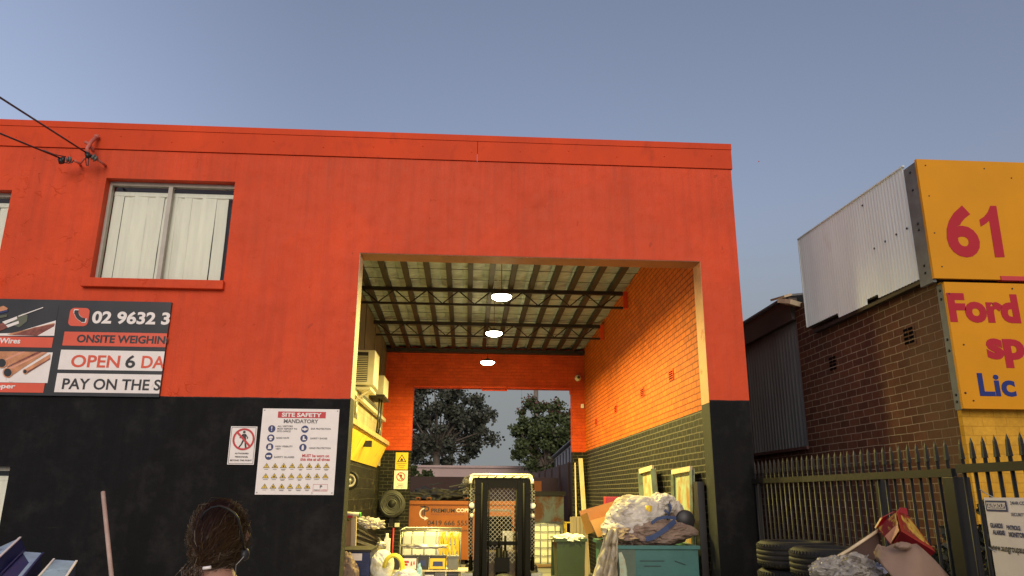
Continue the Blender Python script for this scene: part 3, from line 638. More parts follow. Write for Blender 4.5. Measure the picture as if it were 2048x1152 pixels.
# ------------------------------------------------------------------ signs on the facade
YS = 8.565
bs = thing('shop_sign', 'big black signboard with a phone number, copper pictures and white OPEN 6 DAYS strips', 'sign', (-4.5, 8.6, 2.73))
b = MB(); b.box((-7.6,YS,2.728),(-3.472,8.598,3.831)); b.build('board', M['sign_black'], bs)
Z2 = lambda u, v: (u/4.43, 560+v/4.43)
Y1, Y2, Y3 = YS-.003, YS-.006, YS-.009
b = MB(); (ua,va),(ub,vb) = Z2(612,247), Z2(787,408); pa, pb = at(ua,(va+vb)/2,Y1), at(ub,(va+vb)/2,Y1); zt, zo = at((ua+ub)/2,va,Y1).z, at((ua+ub)/2,vb,Y1).z
x0, x1, rr = pa.x, pb.x, .05; pts = []
for cxx, czz, a0 in ((x1-rr,zt-rr,0),(x0+rr,zt-rr,90),(x0+rr,zo+rr,180),(x1-rr,zo+rr,270)):
    pts += [(cxx+rr*math.cos(R(a0+15*k)), Y1, czz+rr*math.sin(R(a0+15*k))) for k in range(7)]
b.poly(pts); b.build('phone_badge', M['orange_print'], bs)
def handset(sc, Yh, name, m):
    b = MB(); c = Vector(((x0+x1)/2, Yh, (zt+zo)/2)); w = (x1-x0)*sc; ax = []
    def Q(a, q): return (c.x+a*w, Yh, c.z+q*w)
    N = 10; cx0, cz0, R1, R2 = .42, .42, .74, .50       # arc from upper left to lower right
    for k in range(N):
        t0, t1 = R(178+94*k/N), R(178+94*(k+1)/N)
        b.poly([Q(cx0+R1*math.cos(t0),cz0+R1*math.sin(t0)),Q(cx0+R1*math.cos(t1),cz0+R1*math.sin(t1)),Q(cx0+R2*math.cos(t1),cz0+R2*math.sin(t1)),Q(cx0+R2*math.cos(t0),cz0+R2*math.sin(t0))])
    Yh -= .0008; b.poly([Q(-.34,.40),(Q(-.18,.44)),Q(-.06,.22),Q(-.10,.14),Q(-.32,.2)]); b.poly([Q(.40,-.34),Q(.44,-.18),Q(.22,-.06),Q(.12,-.12),Q(.2,-.33)])
    b.build(name, m, bs)
handset(.92, Y2, 'phone_outline', M['white_print']); handset(.80, Y3, 'phone_symbol', M['sign_black'])
(ua,va),(ub,vb) = Z2(816,279), Z2(1506,393); ptext(bs, 'lettering', '02 9632 3', ua, va, ub, vb, Y1, M['white_print'], .035)
XE = -3.474
b = MB(); prect(b,*Z2(560,465),*Z2(1490,588),Y1,0,x1=XE); b.build('orange_strip', M['orange_print'], bs)
(ua,va),(ub,vb) = Z2(680,490), Z2(1486,560); ptext(bs, 'lettering', 'ONSITE WEIGHING', ua, va, ub, vb, Y2, M['black_print'], .03, clip=.94)
b = MB(); prect(b,*Z2(525,625),*Z2(1460,800),Y1,0,x1=XE); b.build('white_strip', M['white_print'], bs)
(ua,va),(ub,vb) = Z2(630,665), Z2(1062,776); ptext(bs, 'lettering', 'OPEN', ua, va, ub, vb, Y2, M['orange_print'], .02)
(ua,va),(ub,vb) = Z2(1112,665), Z2(1200,780); ptext(bs, 'lettering', '6', ua, va, ub, vb, Y2, M['black_print'], .02)
(ua,va),(ub,vb) = Z2(1255,672), Z2(1450,782); ptext(bs, 'lettering', 'DA', ua, va, ub, vb, Y2, M['orange_print'], .02, clip=.95)
b = MB(); prect(b,*Z2(492,832),*Z2(1430,1000),Y1,0,x1=XE); b.build('white_strip', M['white_print'], bs)
(ua,va),(ub,vb) = Z2(552,876), Z2(1422,974); ptext(bs, 'lettering', 'PAY ON THE S', ua, va, ub, vb, Y2, M['black_print'], .02)
# pictures: stripped cable above, copper pipes below
def pic(name, u0, v0, u1, v1, bgm, polys, lab, txt, tu0, tv0, tu1, tv1):
    b = MB(); prect(b,*Z2(u0,v0),*Z2(u1,v1),Y1,0); 
    for k, (mi, pts) in enumerate(polys): b.poly([at(*Z2(*p), Y2-.0006*k) for p in pts], mi)
    b.build(name, bgm, bs)
    b = MB(); prect(b,*Z2(u0,lab[0]),*Z2(lab[2],lab[1]),Y1-.0005); b.build('orange_strip', M['orange_print'], bs)
    ptext(bs, 'lettering', txt, *Z2(tu0,tv0), *Z2(tu1,tv1), Y2, M['white_print'], .03)
PM = [M['sign_black'], M['white_print'], M['copper'], M['copper_dark'], M['olive_print'], M['blue_print'], M['pink_print']]
pic('cable_picture', -900, 208, 500, 494, PM, [
    (1,[(-900,494),(480,494),(495,358),(120,470)]), (3,[(90,488),(330,494),(480,410),(486,388),(300,420)]), (2,[(60,480),(100,488),(320,420),(486,388),(480,380)]),
    (4,[(90,350),(205,292),(245,310),(240,365),(170,420),(120,400)]), (1,[(20,370),(150,322),(152,345),(40,395)]), (1,[(50,400),(165,362),(168,385),(60,425)]),
    (3,[(-60,410),(30,378),(70,420),(-40,470)]), (2,[(-200,300),(30,228),(70,250),(60,265),(-200,330)]), (5,[(-200,320),(70,262),(68,280),(-200,350)]), (4,[(-200,345),(60,305),(62,325),(-200,380)]),
    (1,[(160,318),(380,240),(384,246),(165,326)])], (496,588,468), 'Wires', -5, 514, 181, 562)
pic('copper_picture', -900, 630, 446, 903, [M['white_print'],*PM[1:],M['sign_black']], [
    (2,[(-300,640),(-300,800),(20,690),(160,632),(0,632)]), (3,[(-200,760),(-200,800),(50,720),(250,634),(215,634)]), (2,[(0,700),(40,775),(330,636),(160,634)]), (6,[(20,712),(30,722),(225,634),(190,634)]),
    (3,[(60,770),(80,800),(390,642),(330,636)]), (2,[(40,790),(100,850),(215,770),(420,640),(370,638)]), (6,[(60,790),(75,800),(400,642),(385,640)]), (2,[(205,800),(240,820),(444,690),(444,655)]), (3,[(228,818),(240,826),(444,700),(444,692)]),
    (2,[(68+46*math.cos(t*.45),820+46*math.sin(t*.45)) for t in range(14)]), (7,[(68+35*math.cos(t*.45),820+37*math.sin(t*.45)) for t in range(14)]),
    (2,[(15+48*math.cos(t*.45),735+46*math.sin(t*.45)) for t in range(14)]), (7,[(15+38*math.cos(t*.45),735+38*math.sin(t*.45)) for t in range(14)]),
    (2,[(222+22*math.cos(t*.45),810+24*math.sin(t*.45)) for t in range(14)]), (7,[(222+16*math.cos(t*.45),811+17*math.sin(t*.45)) for t in range(14)])],
    (905,990,392), 'Copper', -150, 917, 136, 972)

YQ = 8.59
Z3 = lambda u, v: (440+u/5.236, 790+v/5.236)
ps = thing('prohibition_sign', 'white no pedestrian sign left of the large safety board', 'sign', at(483, 929, YQ))
b = MB(); b.box((-2.648,YQ,1.998),(-2.358,8.598,2.416)); b.build('panel', M['white_print'], ps)
b = MB(); Yp = YQ-.003
for (a, c) in (((-2.638,2.008),(-2.368,2.012)),((-2.638,2.402),(-2.368,2.406)),((-2.638,2.012),(-2.634,2.402)),((-2.372,2.012),(-2.368,2.402))): b.poly([(a[0],Yp,a[1]),(c[0],Yp,a[1]),(c[0],Yp,c[1]),(a[0],Yp,c[1])])
c = at(*Z3(247,463), Yp); walker(b, c.x, c.z-.005, .2, Yp); b.build('symbol', M['black_print'], ps)
b = MB(); disc(b, (c.x,c.z), .121, Yp-.002, 0, 32, .100); k = .078
b.poly([(c.x-k-.008,Yp-.003,c.z+k-.008),(c.x-k+.008,Yp-.003,c.z+k+.008),(c.x+k+.008,Yp-.003,c.z-k+.008),(c.x+k-.008,Yp-.003,c.z-k-.008)]); b.build('prohibition_ring', M['red_print'], ps)
for s, u0, u1, v0, v1 in (('AUTHORISED',155,300,604,620),('PERSONNEL',158,295,640,656),('BEYOND THIS POINT',105,333,676,693)): ptext(ps, 'lettering', s, *Z3(u0,v0), *Z3(u1,v1), Yp, M['black_print'], .03)

sb = thing('safety_board', 'large white SITE SAFETY board with a red heading and rows of hazard triangles', 'sign', at(590, 990, YQ))
b = MB(); b.box((-2.315,YQ,1.679),(-1.458,8.598,2.62))
for (x, z) in ((-2.295,2.60),(-1.478,2.60),(-2.295,1.70),(-1.478,1.70)): b.lathe([(.009,0),(.007,-.004)], (x,YQ,z), 8, 1, 'y')
b.build('panel', [M['white_print'], M['galv']], sb)
b = MB(); prect(b,*Z3(607,175),*Z3(1108,241),Yp); b.build('heading_band', M['red_print'], sb)
ptext(sb, 'heading_lettering', 'SITE SAFETY', *Z3(648,186), *Z3(1065,231), Yp-.003, M['white_print'], .035)
ptext(sb, 'heading_lettering', 'MANDATORY', *Z3(668,254), *Z3(1030,296), Yp, M['grey_print'], .035)
L = [('ALL VISITORS',603,318,762,336),('MUST REPORT TO',600,345,808,363),('SITE OFFICE',598,371,740,389),('HARD HATS',588,440,724,459),('HIGH VISIBILITY',580,529,762,547),('VEST',580,556,637,572),('SAFETY GLASSES',566,641,778,660),
     ('EAR PROTECTION',952,345,1160,364),('SAFETY SHOES',945,446,1123,464),('HAND PROTECTION',932,547,1160,566)]
for s, u0, v0, u1, v1 in L: ptext(sb, 'lettering', s, *Z3(u0,v0), *Z3(u1,v1), Yp, M['grey_print'], .03)
for s, u0, v0, u1, v1 in (('MUST be worn on',860,620,1142,652),('this site at all times',840,658,1150,690)): ptext(sb, 'red_lettering', s, *Z3(u0,v0), *Z3(u1,v1), Yp, M['red_print'], .03)
for i, (u, v) in enumerate(((542,354),(532,450),(520,544),(510,640),(889,358),(879,453),(868,549))):
    b = MB(); c = at(*Z3(u,v), Yp); disc(b, (c.x,c.z), .0405, Yp, 0, 24); k = Yp-.002; X, Z = c.x, c.z
    if i == 0: b.poly([(X-.006,k,Z+.025),(X+.006,k,Z+.025),(X+.003,k,Z-.008),(X-.003,k,Z-.008)],1); disc(b,(X,Z-.018),.005,k,1,10)
    elif i == 1: b.poly([(X-.024,k,Z-.002),(X+.024,k,Z-.002),(X+.018,k,Z+.018),(X,k,Z+.024),(X-.018,k,Z+.018)],1); b.poly([(X-.015,k,Z-.006),(X+.015,k,Z-.006),(X+.010,k,Z-.024),(X-.010,k,Z-.024)],1)
    elif i == 2: b.poly([(X-.02,k,Z-.022),(X+.02,k,Z-.022),(X+.012,k,Z+.024),(X+.004,k,Z+.024),(X,k,Z+.004),(X-.004,k,Z+.024),(X-.012,k,Z+.024)],1)
    elif i == 3: b.poly([(X-.027,k,Z+.01),(X+.027,k,Z+.01),(X+.022,k,Z-.01),(X+.004,k,Z-.01),(X,k,Z),(X-.004,k,Z-.01),(X-.022,k,Z-.01)],1)
    elif i == 4: disc(b,(X,Z),.017,k,1,16); b.poly([(X-.028,k,Z-.01),(X-.018,k,Z-.01),(X-.018,k,Z+.012),(X-.028,k,Z+.012)],1); b.poly([(X+.018,k,Z-.01),(X+.028,k,Z-.01),(X+.028,k,Z+.012),(X+.018,k,Z+.012)],1)
    elif i == 5: b.poly([(X-.012,k,Z+.022),(X+.004,k,Z+.022),(X+.006,k,Z-.004),(X+.024,k,Z-.010),(X+.024,k,Z-.020),(X-.014,k,Z-.020)],1)
    else: b.poly([(X-.012,k,Z-.026),(X+.010,k,Z-.026),(X+.012,k,Z+.006),(X+.004,k,Z+.026),(X-.006,k,Z+.026),(X-.014,k,Z+.004)],1)
    b.build('mandatory_symbol', [M['blue_print'], M['white_print']], sb)
tri = []
for row, (uL, uR, v, n) in enumerate(((487,1115,738,8),(478,1104,845,8),(466,914,953,6))):
    for k in range(n): tri.append((uL+(uR-uL)*k/(n-1), v, row*8+k))
rnd = random.Random(3)
for (u, v, k) in tri:
    b = MB(); c = at(*Z3(u,v), Yp); X, Z = c.x, c.z; a = .036; h = .054; y2, y3 = Yp-.002, Yp-.003
    b.poly([(X-a,Yp,Z-h/2),(X+a,Yp,Z-h/2),(X,Yp,Z+h/2)],0); s = .77; b.poly([(X-a*s,y2,Z-h/2+.005),(X+a*s,y2,Z-h/2+.005),(X,y2,Z+h/2-.0085)],1)
    kind = k % 4; q = Z-.009
    if kind == 0: b.poly([(X-.003,y3,q+.018),(X+.003,y3,q+.018),(X+.002,y3,q),(X-.002,y3,q)]); disc(b,(X,q-.006),.003,y3,0,8)
    elif kind == 1: disc(b,(X,q+.002),.009,y3,0,10); b.poly([(X-.012,y3,q-.008),(X+.012,y3,q-.008),(X+.010,y3,q-.004),(X-.010,y3,q-.004)])
    elif kind == 2: b.poly([(X-.006,y3,q-.009),(X+.006,y3,q-.009),(X+.009,y3,q),(X,y3,q+.018),(X-.009,y3,q)])
    else: b.poly([(X-.016,y3,q-.006),(X-.004,y3,q+.002),(X+.006,y3,q-.002),(X+.016,y3,q-.006),(X+.004,y3,q+.012),(X-.006,y3,q+.011)])
    wd = rnd.uniform(.018,.03)
    b.poly([(X-wd,Yp,Z-h/2-.017),(X+wd,Yp,Z-h/2-.017),(X+wd,Yp,Z-h/2-.012),(X-wd,Yp,Z-h/2-.012)],2)
    if rnd.random() < .45: b.poly([(X-wd*.7,Yp,Z-h/2-.026),(X+wd*.7,Yp,Z-h/2-.026),(X+wd*.7,Yp,Z-h/2-.021),(X-wd*.7,Yp,Z-h/2-.021)],2)
    b.build('hazard_triangle', [M['black_print'], M['yellow_print'], M['grey_print']], sb)
b = MB(); p, q = at(*Z3(970,1008),Yp), at(*Z3(1128,935),Yp)
for (a, c) in (((p.x,p.z),(q.x,p.z+.003)),((p.x,q.z-.003),(q.x,q.z)),((p.x,p.z),(p.x+.003,q.z)),((q.x-.003,p.z),(q.x,q.z))): b.poly([(a[0],Yp,a[1]),(c[0],Yp,a[1]),(c[0],Yp,c[1]),(a[0],Yp,c[1])])
b.build('logo_frame', M['red_print'], sb)
ptext(sb, 'logo_lettering', 'P', *Z3(1045,945), *Z3(1070,978), Yp, M['black_print'], .03)
ptext(sb, 'logo_lettering', 'PREMIUM', *Z3(980,990), *Z3(1045,1000), Yp, M['black_print'], .03)
ptext(sb, 'logo_lettering', 'COPPER', *Z3(1050,990), *Z3(1118,1000), Yp, M['red_print'], .03)

# ------------------------------------------------------------------ overhead service line
br = thing('cable_bracket', 'painted steel bracket with two insulators bolted under the parapet', 'bracket', (-4.6, 8.55, 5.6))
Z7 = lambda u, v: (60+u/11.38, 260+v/11.38)
def w7(u, v, Y): return at(*Z7(u, v), Y)
b = MB(); b.tube([w7(1520,150,8.54),w7(1390,270,8.44),w7(1300,420,8.38),w7(1330,560,8.40)], .022, 8); b.tube([w7(1250,270,8.42),w7(1330,310,8.43),w7(1420,440,8.46),w7(1440,480,8.54)], .020, 8)
b.tube([w7(1520,120,8.54),w7(1520,190,8.54)], .03, 8); b.tube([w7(1330,560,8.4),w7(1230,660,8.44),w7(1150,760,8.50),w7(1140,800,8.6)], .011, 6)
b.tube([w7(1500,640,8.42),w7(1640,745,8.48),w7(1725,815,8.6)], .015, 6); b.tube([w7(1000,690,8.4),w7(1110,750,8.46),w7(1150,800,8.6)], .014, 6)
b.build('bracket_arm', M['porcelain'], br)
for (p, q) in ((w7(1400,590,8.38), w7(1530,680,8.42)), (w7(820,660,8.36), w7(950,690,8.39))):
    d = (q-p); b = MB(); pts = [p+d*t for t in (0,.12,.2,.32,.4,.55,.63,.78,.86,1)]; b.tube(pts, [.012,.03,.042,.042,.028,.028,.042,.042,.03,.012], 12); b.build('insulator', M['ceramic'], br)
b = MB(); b.tube([w7(690,650,8.36),w7(720,760,8.37)], .03, 8); b.tube([w7(760,620,8.36),w7(745,730,8.37)], .022, 8); b.tube([w7(1280,520,8.38),w7(1390,600,8.38)], .022, 8); b.tube([w7(1290,540,8.36),w7(1330,620,8.36)],.026,8); b.build('cable_clamp', M['black_plastic'], br)
b = MB(); b.tube([w7(1280,540,8.38),w7(1265,680,8.38),w7(1285,810,8.38),w7(1320,815,8.38),w7(1330,700,8.38),w7(1340,600,8.38)], .006, 6); b.build('wire_loop', M['black_plastic'], br); b = MB(); b.tube([w7(760,740,8.37),w7(880,755,8.37),w7(960,740,8.38),w7(990,690,8.4)], .006, 6); b.build('wire_loop', M['black_plastic'], br)
def cable(name, a, bpt, lab, sag=.25, r=.010, extra=None):
    b = MB(); b.tube([a.lerp(bpt, t/24) - Vector((0,0,sag*4*(t/24)*(1-t/24))) for t in range(25)], r, 6)
    if extra: b.tube(extra, .006, 6)
    tag(b.build(name, M['black_plastic']), lab, 'cable', 'service cables to the workshop')
e1 = w7(1270,510,8.38); far1 = e1 + (at(0,195,6.5)-e1)*4.2
cable('service_cable', e1, far1, 'upper steeper black service cable running to the bracket under the parapet', .0)
e2 = w7(690,640,8.36); far2 = e2 + (at(0,267,7.2)-e2)*6.5
cable('service_cable', e2, far2, 'lower flatter black service cable running to the left insulator', .0, extra=[w7(300,455,8.2), w7(560,560,8.3), w7(820,610,8.36)])

# ------------------------------------------------------------------ neighbouring brick building
XN, YN = 4.3, 6.25
nb = thing('brick_building', 'dark red brick building with a yellow front and corrugated rear wall', 'building', (6, 6.25, 0))
b = MB(); b.box((XN,YN+.06,0),(XN+.3,9.25,4.12)); b.build('side_wall', M['neigh_brick'], nb)
b = MB(); b.box((XN+.004,YN,0),(13,YN+.058,3.6)); b.build('front_wall', M['yellow_brick'], nb)
b = MB(); b.box((XN,9.252,0),(XN+.3,18,2.27)); b.build('low_wall', M['neigh_brick'], nb)
b = MB(); b.box((XN-.03,9.25,2.272),(XN+.31,18,2.31))
b.build('wall_capping', mat('mossy brick capping', (.10,.045,.035), .8, 0, .3, 8, .3, 25), nb)
def corrug(mb, x, ya, yb, zf, pitch, amp, back=True):
    n = int((yb-ya)/pitch*6); prev = None; up = zf
    ra = []; rb = []
    for k in range(n+1):
        y = ya+(yb-ya)*k/n; xx = x+amp*math.sin(2*math.pi*k/6); z0, z1 = zf(y)
        ra.append(mb.bm.verts.new((xx,y,z0))); rb.append(mb.bm.verts.new((xx,y,z1)))
    for k in range(n): mb.bm.faces.new((ra[k],ra[k+1],rb[k+1],rb[k])).smooth = True
b = MB(); corrug(b, XN+.06, 9.34, 13.5, lambda y: (2.31, 4.0), .10, .032); b.build('corrugated_wall', M['grey_sheet'], nb)
b = MB(); b.box((XN+.03,9.262,2.312),(XN+.1,9.335,3.98)); b.build('corner_trim', M['galv'], nb)
b = MB(); b.prism([(XN-.04,9.28,3.95),(XN+.04,9.28,3.95),(XN+.05,9.28,4.25),(XN-.06,9.28,4.25)], (0,9,0)); b.build('eave_fascia', mat('old dark fascia board', (.075,.062,.05), .7, 0, .3, 3, .2, 20, stretch=(1,.3,1)), nb)
b = MB(); b.faces([(XN-.09,9.26,4.265),(13,9.26,5.3),(13,18,5.3),(XN-.09,18,4.265),(XN-.09,9.26,4.29),(13,9.26,5.335),(13,18,5.335),(XN-.09,18,4.29)],[(0,3,2,1),(4,5,6,7),(0,1,5,4),(1,2,6,5),(2,3,7,6),(3,0,4,7)])
b.build('roof', M['grey_sheet'], nb)
b = MB(); b.box((XN+.31,YN+.07,3.5),(13,9.24,4.1)); b.box((XN+.31,YN+.07,0),(13,YN+.2,3.58)); b.box((XN+.31,9.1,0),(12.9,9.24,3.5)); b.build('inner_wall', M['side_brick'], nb)
b = MB(); b.obox((XN-.06,9.22,4.16),(.22,.3,.06),(.3,.2,.2)).obox((XN-.1,9.42,4.29),(.12,.35,.03),(.1,-.3,.1)); b.build('broken_tile', M['timber_pale'], nb)
for (u, v, s) in ((1819,672,.085),(1667,727,.085)):
    p = atx(u, v, XN); b = MB(); b.box((XN-.006,p.y-s-.015,p.z-s-.01),(XN-.001,p.y+s+.015,p.z+s+.01),1)
    for i in range(2):
        for j in range(4):
            y0 = p.y-s+.01+i*s; z0 = p.z-s+.01+j*s*.5; b.box((XN-.012,y0,z0),(XN-.0065,y0+s*.78,z0+s*.3))
    b.build('air_brick', [M['vent_hole'], M['neigh_brick']], nb)

hp = thing('hoarding_panel', 'pale grey ribbed sheet metal panel on the side of the brick building', 'panel', (4.18, 7.5, 3.7))
steps = [(6.36,7.1,3.66),(7.1,7.32,3.70),(7.32,7.95,3.645),(7.95,8.18,3.70),(8.18,8.72,3.70)]
b = MB()
corrug(b, 4.19, 6.37, 8.72, lambda y: (next(s[2]+.0 for s in steps if y <= s[1]+1e-6 or s is steps[-1]) + .02*(y-6.36)/2.3, 4.80+.03*(y-6.37)), .052, .006)
b.build('sheet', M['white_sheet'], hp)
b = MB(); b.box((4.20,6.36,3.62),(4.26,8.6,3.655)); b.box((4.21,6.4,3.7),(4.25,8.7,3.76)).box((4.21,6.4,4.7),(4.25,8.7,4.76)); b.build('frame', M['steel_dark'], hp)
b = MB(); b.box((4.178,8.715,3.72),(4.20,8.73,4.87)); b.bar((4.185,6.37,4.805),(4.185,8.73,4.878),.02,.012)
for (u, v) in ((1724,411),(1792,469),(1813,457),(1770,483),(1748,497)):
    p = atx(u, v, 4.18); b.lathe([(.012,0),(.010,-.006)], (4.184,p.y,p.z), 8, 1, 'x')
b.build('edge_trim', [M['white_sheet'], M['black_metal']], hp)

ZS = lambda u, v: (1600+u/2.134, 300+v/2.134)
YG = 6.13
s1 = thing('upper_sign', 'yellow signboard with a large red 61', 'sign', (4.8, YG, 3.6))
b = MB(); b.box((4.163,YG,3.597),(8.6,YG+.03,4.765)); b.build('board', M['sign_yellow'], s1)
b = MB(); b.box((4.166,YG+.032,3.57),(4.20,YG+.22,4.75))
for z in (3.68,3.75,4.1,4.16,4.5,4.68): b.lathe([(.012,0),(.012,-.006),(.004,-.008)], (4.166,YG+.12,z), 8, 1, 'x')
b.build('edge_channel', [M['channel'], M['black_metal']], s1)
b = MB()
for (u, v) in ((535,66),(786,80),(551,196),(574,354),(606,498),(902,120)):
    p = at(*ZS(u,v), YG); b.lathe([(.007,0),(.006,-.004)], p, 8, 0, 'y')
b.build('screw', M['steel_dark'], s1)
ptext(s1, 'lettering', '6', *ZS(622,236), *ZS(760,458), YG-.003, M['sign_red'], .035)
b = MB(); b.poly([at(*ZS(u,v), YG-.003) for u, v in ((838,238),(874,457),(833,458),(808,302),(792,315),(772,327),(766,297),(786,284),(802,264),(812,238))]); b.build('lettering', M['sign_red'], s1)
b = MB(); p, q = at(*ZS(856,552),YG), at(*ZS(956,541),YG); b.box((p.x,YG-.01,p.z-.01),(q.x+1.2,YG+.05,q.z+.0)); b.build('support_rail', M['red_print'], s1)
s2 = thing('lower_sign', 'yellow signboard reading Ford in red and Lic in blue, under the 61 board', 'sign', (5.2, YG, 2.4))
b = MB(); b.box((4.245,YG,2.434),(8.6,YG+.03,3.563)); b.build('board', M['sign_yellow'], s2)
b = MB(); b.box((4.248,YG+.032,2.43),(4.28,YG+.118,3.56))
for z in (2.5,2.56,2.95,3.05,3.42,3.5): b.lathe([(.012,0),(.012,-.006),(.004,-.008)], (4.248,YG+.075,z), 8, 1, 'x')
b.build('edge_channel', [M['channel'], M['black_metal']], s2)
b = MB()
for (u, v) in ((636,614),(706,1037),(905,592),(698,831),(740,1070)):
    p = at(*ZS(u,v), YG); b.lathe([(.011 if u in (636,706) else .006,0),(.008,-.005)], p, 8, 0, 'y')
b.build('screw', M['steel_dark'], s2)
ptext(s2, 'lettering', 'Ford', *ZS(634,613), *ZS(934,738), YG-.003, M['sign_red'], .05)
ptext(s2, 'lettering', 'sp', *ZS(800,805), *ZS(962,930), YG-.003, M['sign_red'], .05)
ptext(s2, 'lettering', 'Lic', *ZS(762,953), *ZS(918,1052), YG-.003, M['sign_blue'], .03)

# ------------------------------------------------------------------ spiked steel fence
def fence(name, label, P, Q, n, posts, rail_z, tip, ref=None):
    P, Q = Vector(P), Vector(Q); th = thing(name, label, 'fence', P); d = (Q-P)
    for z in (rail_z, .25):
        b = MB(); b.bar(P+Vector((0,0,z)), Q+Vector((0,0,z)), .04, .055 if z > 1 else .045); b.build('rail', M['black_metal'], th)
    for (t, w) in posts:
        c = P+d*t; b = MB(); b.box((c.x-w/2+.03,c.y-w/2,0),(c.x+w/2+.03,c.y+w/2,rail_z-.03)); b.bevel(.004); b.build('post', M['black_metal'], th)
    for k in range(n):
        c = P+d*((k+.5)/n)
        if ref is None:
            b = MB(); r = .0135; ht = tip-.16
            b.tube([(c.x,c.y,.08),(c.x,c.y,ht+.02)], .0125, 8)
            z = ht+.02; q_ = r*.62; b.faces([(c.x-r,c.y-r,z),(c.x+r,c.y-r,z),(c.x+r,c.y+r,z),(c.x-r,c.y+r,z),(c.x-q_,c.y-q_,z+.10),(c.x+q_,c.y-q_,z+.10),(c.x+q_,c.y+q_,z+.10),(c.x-q_,c.y+q_,z+.10),(c.x,c.y,z+.14)],
                [(0,1,5,4),(1,2,6,5),(2,3,7,6),(3,0,4,7),(4,5,8),(5,6,8),(6,7,8),(7,4,8)])
            ref = (b.build('picket', M['black_metal'], th), c.copy(), P.copy())
        else:
            o = ref[0].copy(); col.objects.link(o); o.parent = th; o.location = (c-P)-(ref[1]-ref[2])
    return th, ref
fp = (3.30, 8.58, 0)
f1, ref = fence('steel_fence', 'black spiked steel fence running from the workshop corner past the tyres', fp, (3.31,4.98,0), 32, ((.012,.05),(.725,.06),(.99,.12)), 1.862, 2.085)
f2, _ = fence('gate_panel', 'nearer black spiked fence panel carrying the white security sign', (3.31,4.93,0), (3.36,3.2,0), 16, ((.985,.08),), 1.885, 2.10, ref)
sg = thing('security_sign', 'white security company sign wired to the black fence', 'sign', (3.25, 4.4, 1.2))
c00, c10, c01 = atx(1983,1107,3.27), atx(2048,1121,3.27), atx(1961,978,3.27)
ln = 1.05; ya, yb = 4.655, 4.655-ln; zb, zt = 1.20, 1.70
b = MB(); b.box((3.262,yb,zb),(3.27,ya,zt)); b.build('panel', M['white_print'], sg)
fx = 3.259
def stext(name, s, u0, v0, u1, v1, m, bold=.02, clip=None, X=fx):
    vm, um = (v0+v1)/2, (u0+u1)/2; a, b_ = atx(u0,vm,X), atx(u1,vm,X); t, bo = atx(um,v0,X), atx(um,v1,X)
    return lettering(sg, name, s, (X,a.y,bo.z), (0,-1,0), (0,0,1), a.y-b_.y, t.z-bo.z, m, bold, clip)
Z8 = lambda u, v: (1720+u/6, 960+v/6)
a, b_ = atx(*Z8(1508,312),fx), atx(*Z8(1762,312),fx); t, bo = atx(*Z8(1635,247),fx), atx(*Z8(1635,378),fx)
b = MB()
for (k, mi, X) in ((0,0,fx),(.012,1,fx-.001),(.018,0,fx-.002)): b.poly([(X,a.y-k,bo.z+k),(X,b_.y+k,bo.z+k),(X,b_.y+k,t.z-k),(X,a.y-k,t.z-k)], mi)
b.build('logo_badge', [M['blue_print'], M['white_print']], sg)
stext('logo_lettering', 'AUSGROUP', *Z8(1532,285), *Z8(1735,338), M['white_print'], .03, X=fx-.004)
stext('lettering', '24HR CONTROL', *Z8(1800,258), *Z8(2130,300), M['blue_print'])
stext('lettering', 'SECURITY', *Z8(1812,395), *Z8(1985,435), M['blue_print'])
stext('lettering', 'GUARDS', *Z8(1562,517), *Z8(1708,577), M['blue_print'], .05); stext('lettering', 'PATROLS', *Z8(1758,545), *Z8(1920,602), M['blue_print'], .05)
stext('lettering', 'ALARMS', *Z8(1590,600), *Z8(1735,660), M['blue_print'], .05); stext('lettering', 'MONITOR', *Z8(1785,628), *Z8(1975,690), M['blue_print'], .05)
stext('lettering', 'www.ausgroupaus', *Z8(1570,805), *Z8(1990,890), M['black_print'])
b = MB()
for (u, v) in ((1480,150),(1590,850)): p = atx(*Z8(u,v),3.25); b.tube([(3.25,p.y+.03,p.z+.02),(3.255,p.y,p.z),(3.30,p.y-.02,p.z-.03)], .003, 5)
b.build('tie_wire', M['galv'], sg)

# ------------------------------------------------------------------ tyres along the fence
def make_tyre():
    t = local(thing('tyre', '', 'tyre')); R0, W = .325, .205
    prof = [(.20,.012),(.235,.0),(.285,.004),(.312,.022),(.322,.045),(.325,.062),(.318,.064),(.318,.072),(.326,.074),(.327,.098),(.319,.100),(.319,.108),(.327,.110),(.326,.134),(.318,.136),(.318,.144),(.325,.146),(.322,.163),(.312,.185),(.285,.202),(.235,.206),(.20,.196),(.19,.15),(.19,.055)]
    b = MB(); b.lathe(prof[19:]+prof[:4], (0,0,0), 48, 0, 'z', caps=False); b.build('sidewall', M['rubber'], t)
    b = MB(); b.lathe(prof[3:20], (0,0,0), 48, 0, 'z', caps=False)
    for k in range(60):
        a = 2*math.pi*k/60
        for (z0, z1) in ((.166,.186),(.02,.04)):
            r1, r2 = (.3235,.3130) if z0 > .1 else (.3130,.3235)
            b.bar((r1*math.cos(a)*1.004,r1*math.sin(a)*1.004,z0),(r2*math.cos(a)*1.004,r2*math.sin(a)*1.004,z1),.012,.006)
    b.build('tread', M['rubber'], t)
    return t
t0 = make_tyre(); rnd = random.Random(8)
stk = ((2.775,5.72,6,'front'),(2.83,6.52,6,'rear'))
names = ['bottom','second lowest','third lowest','third from the top','second from the top','top']
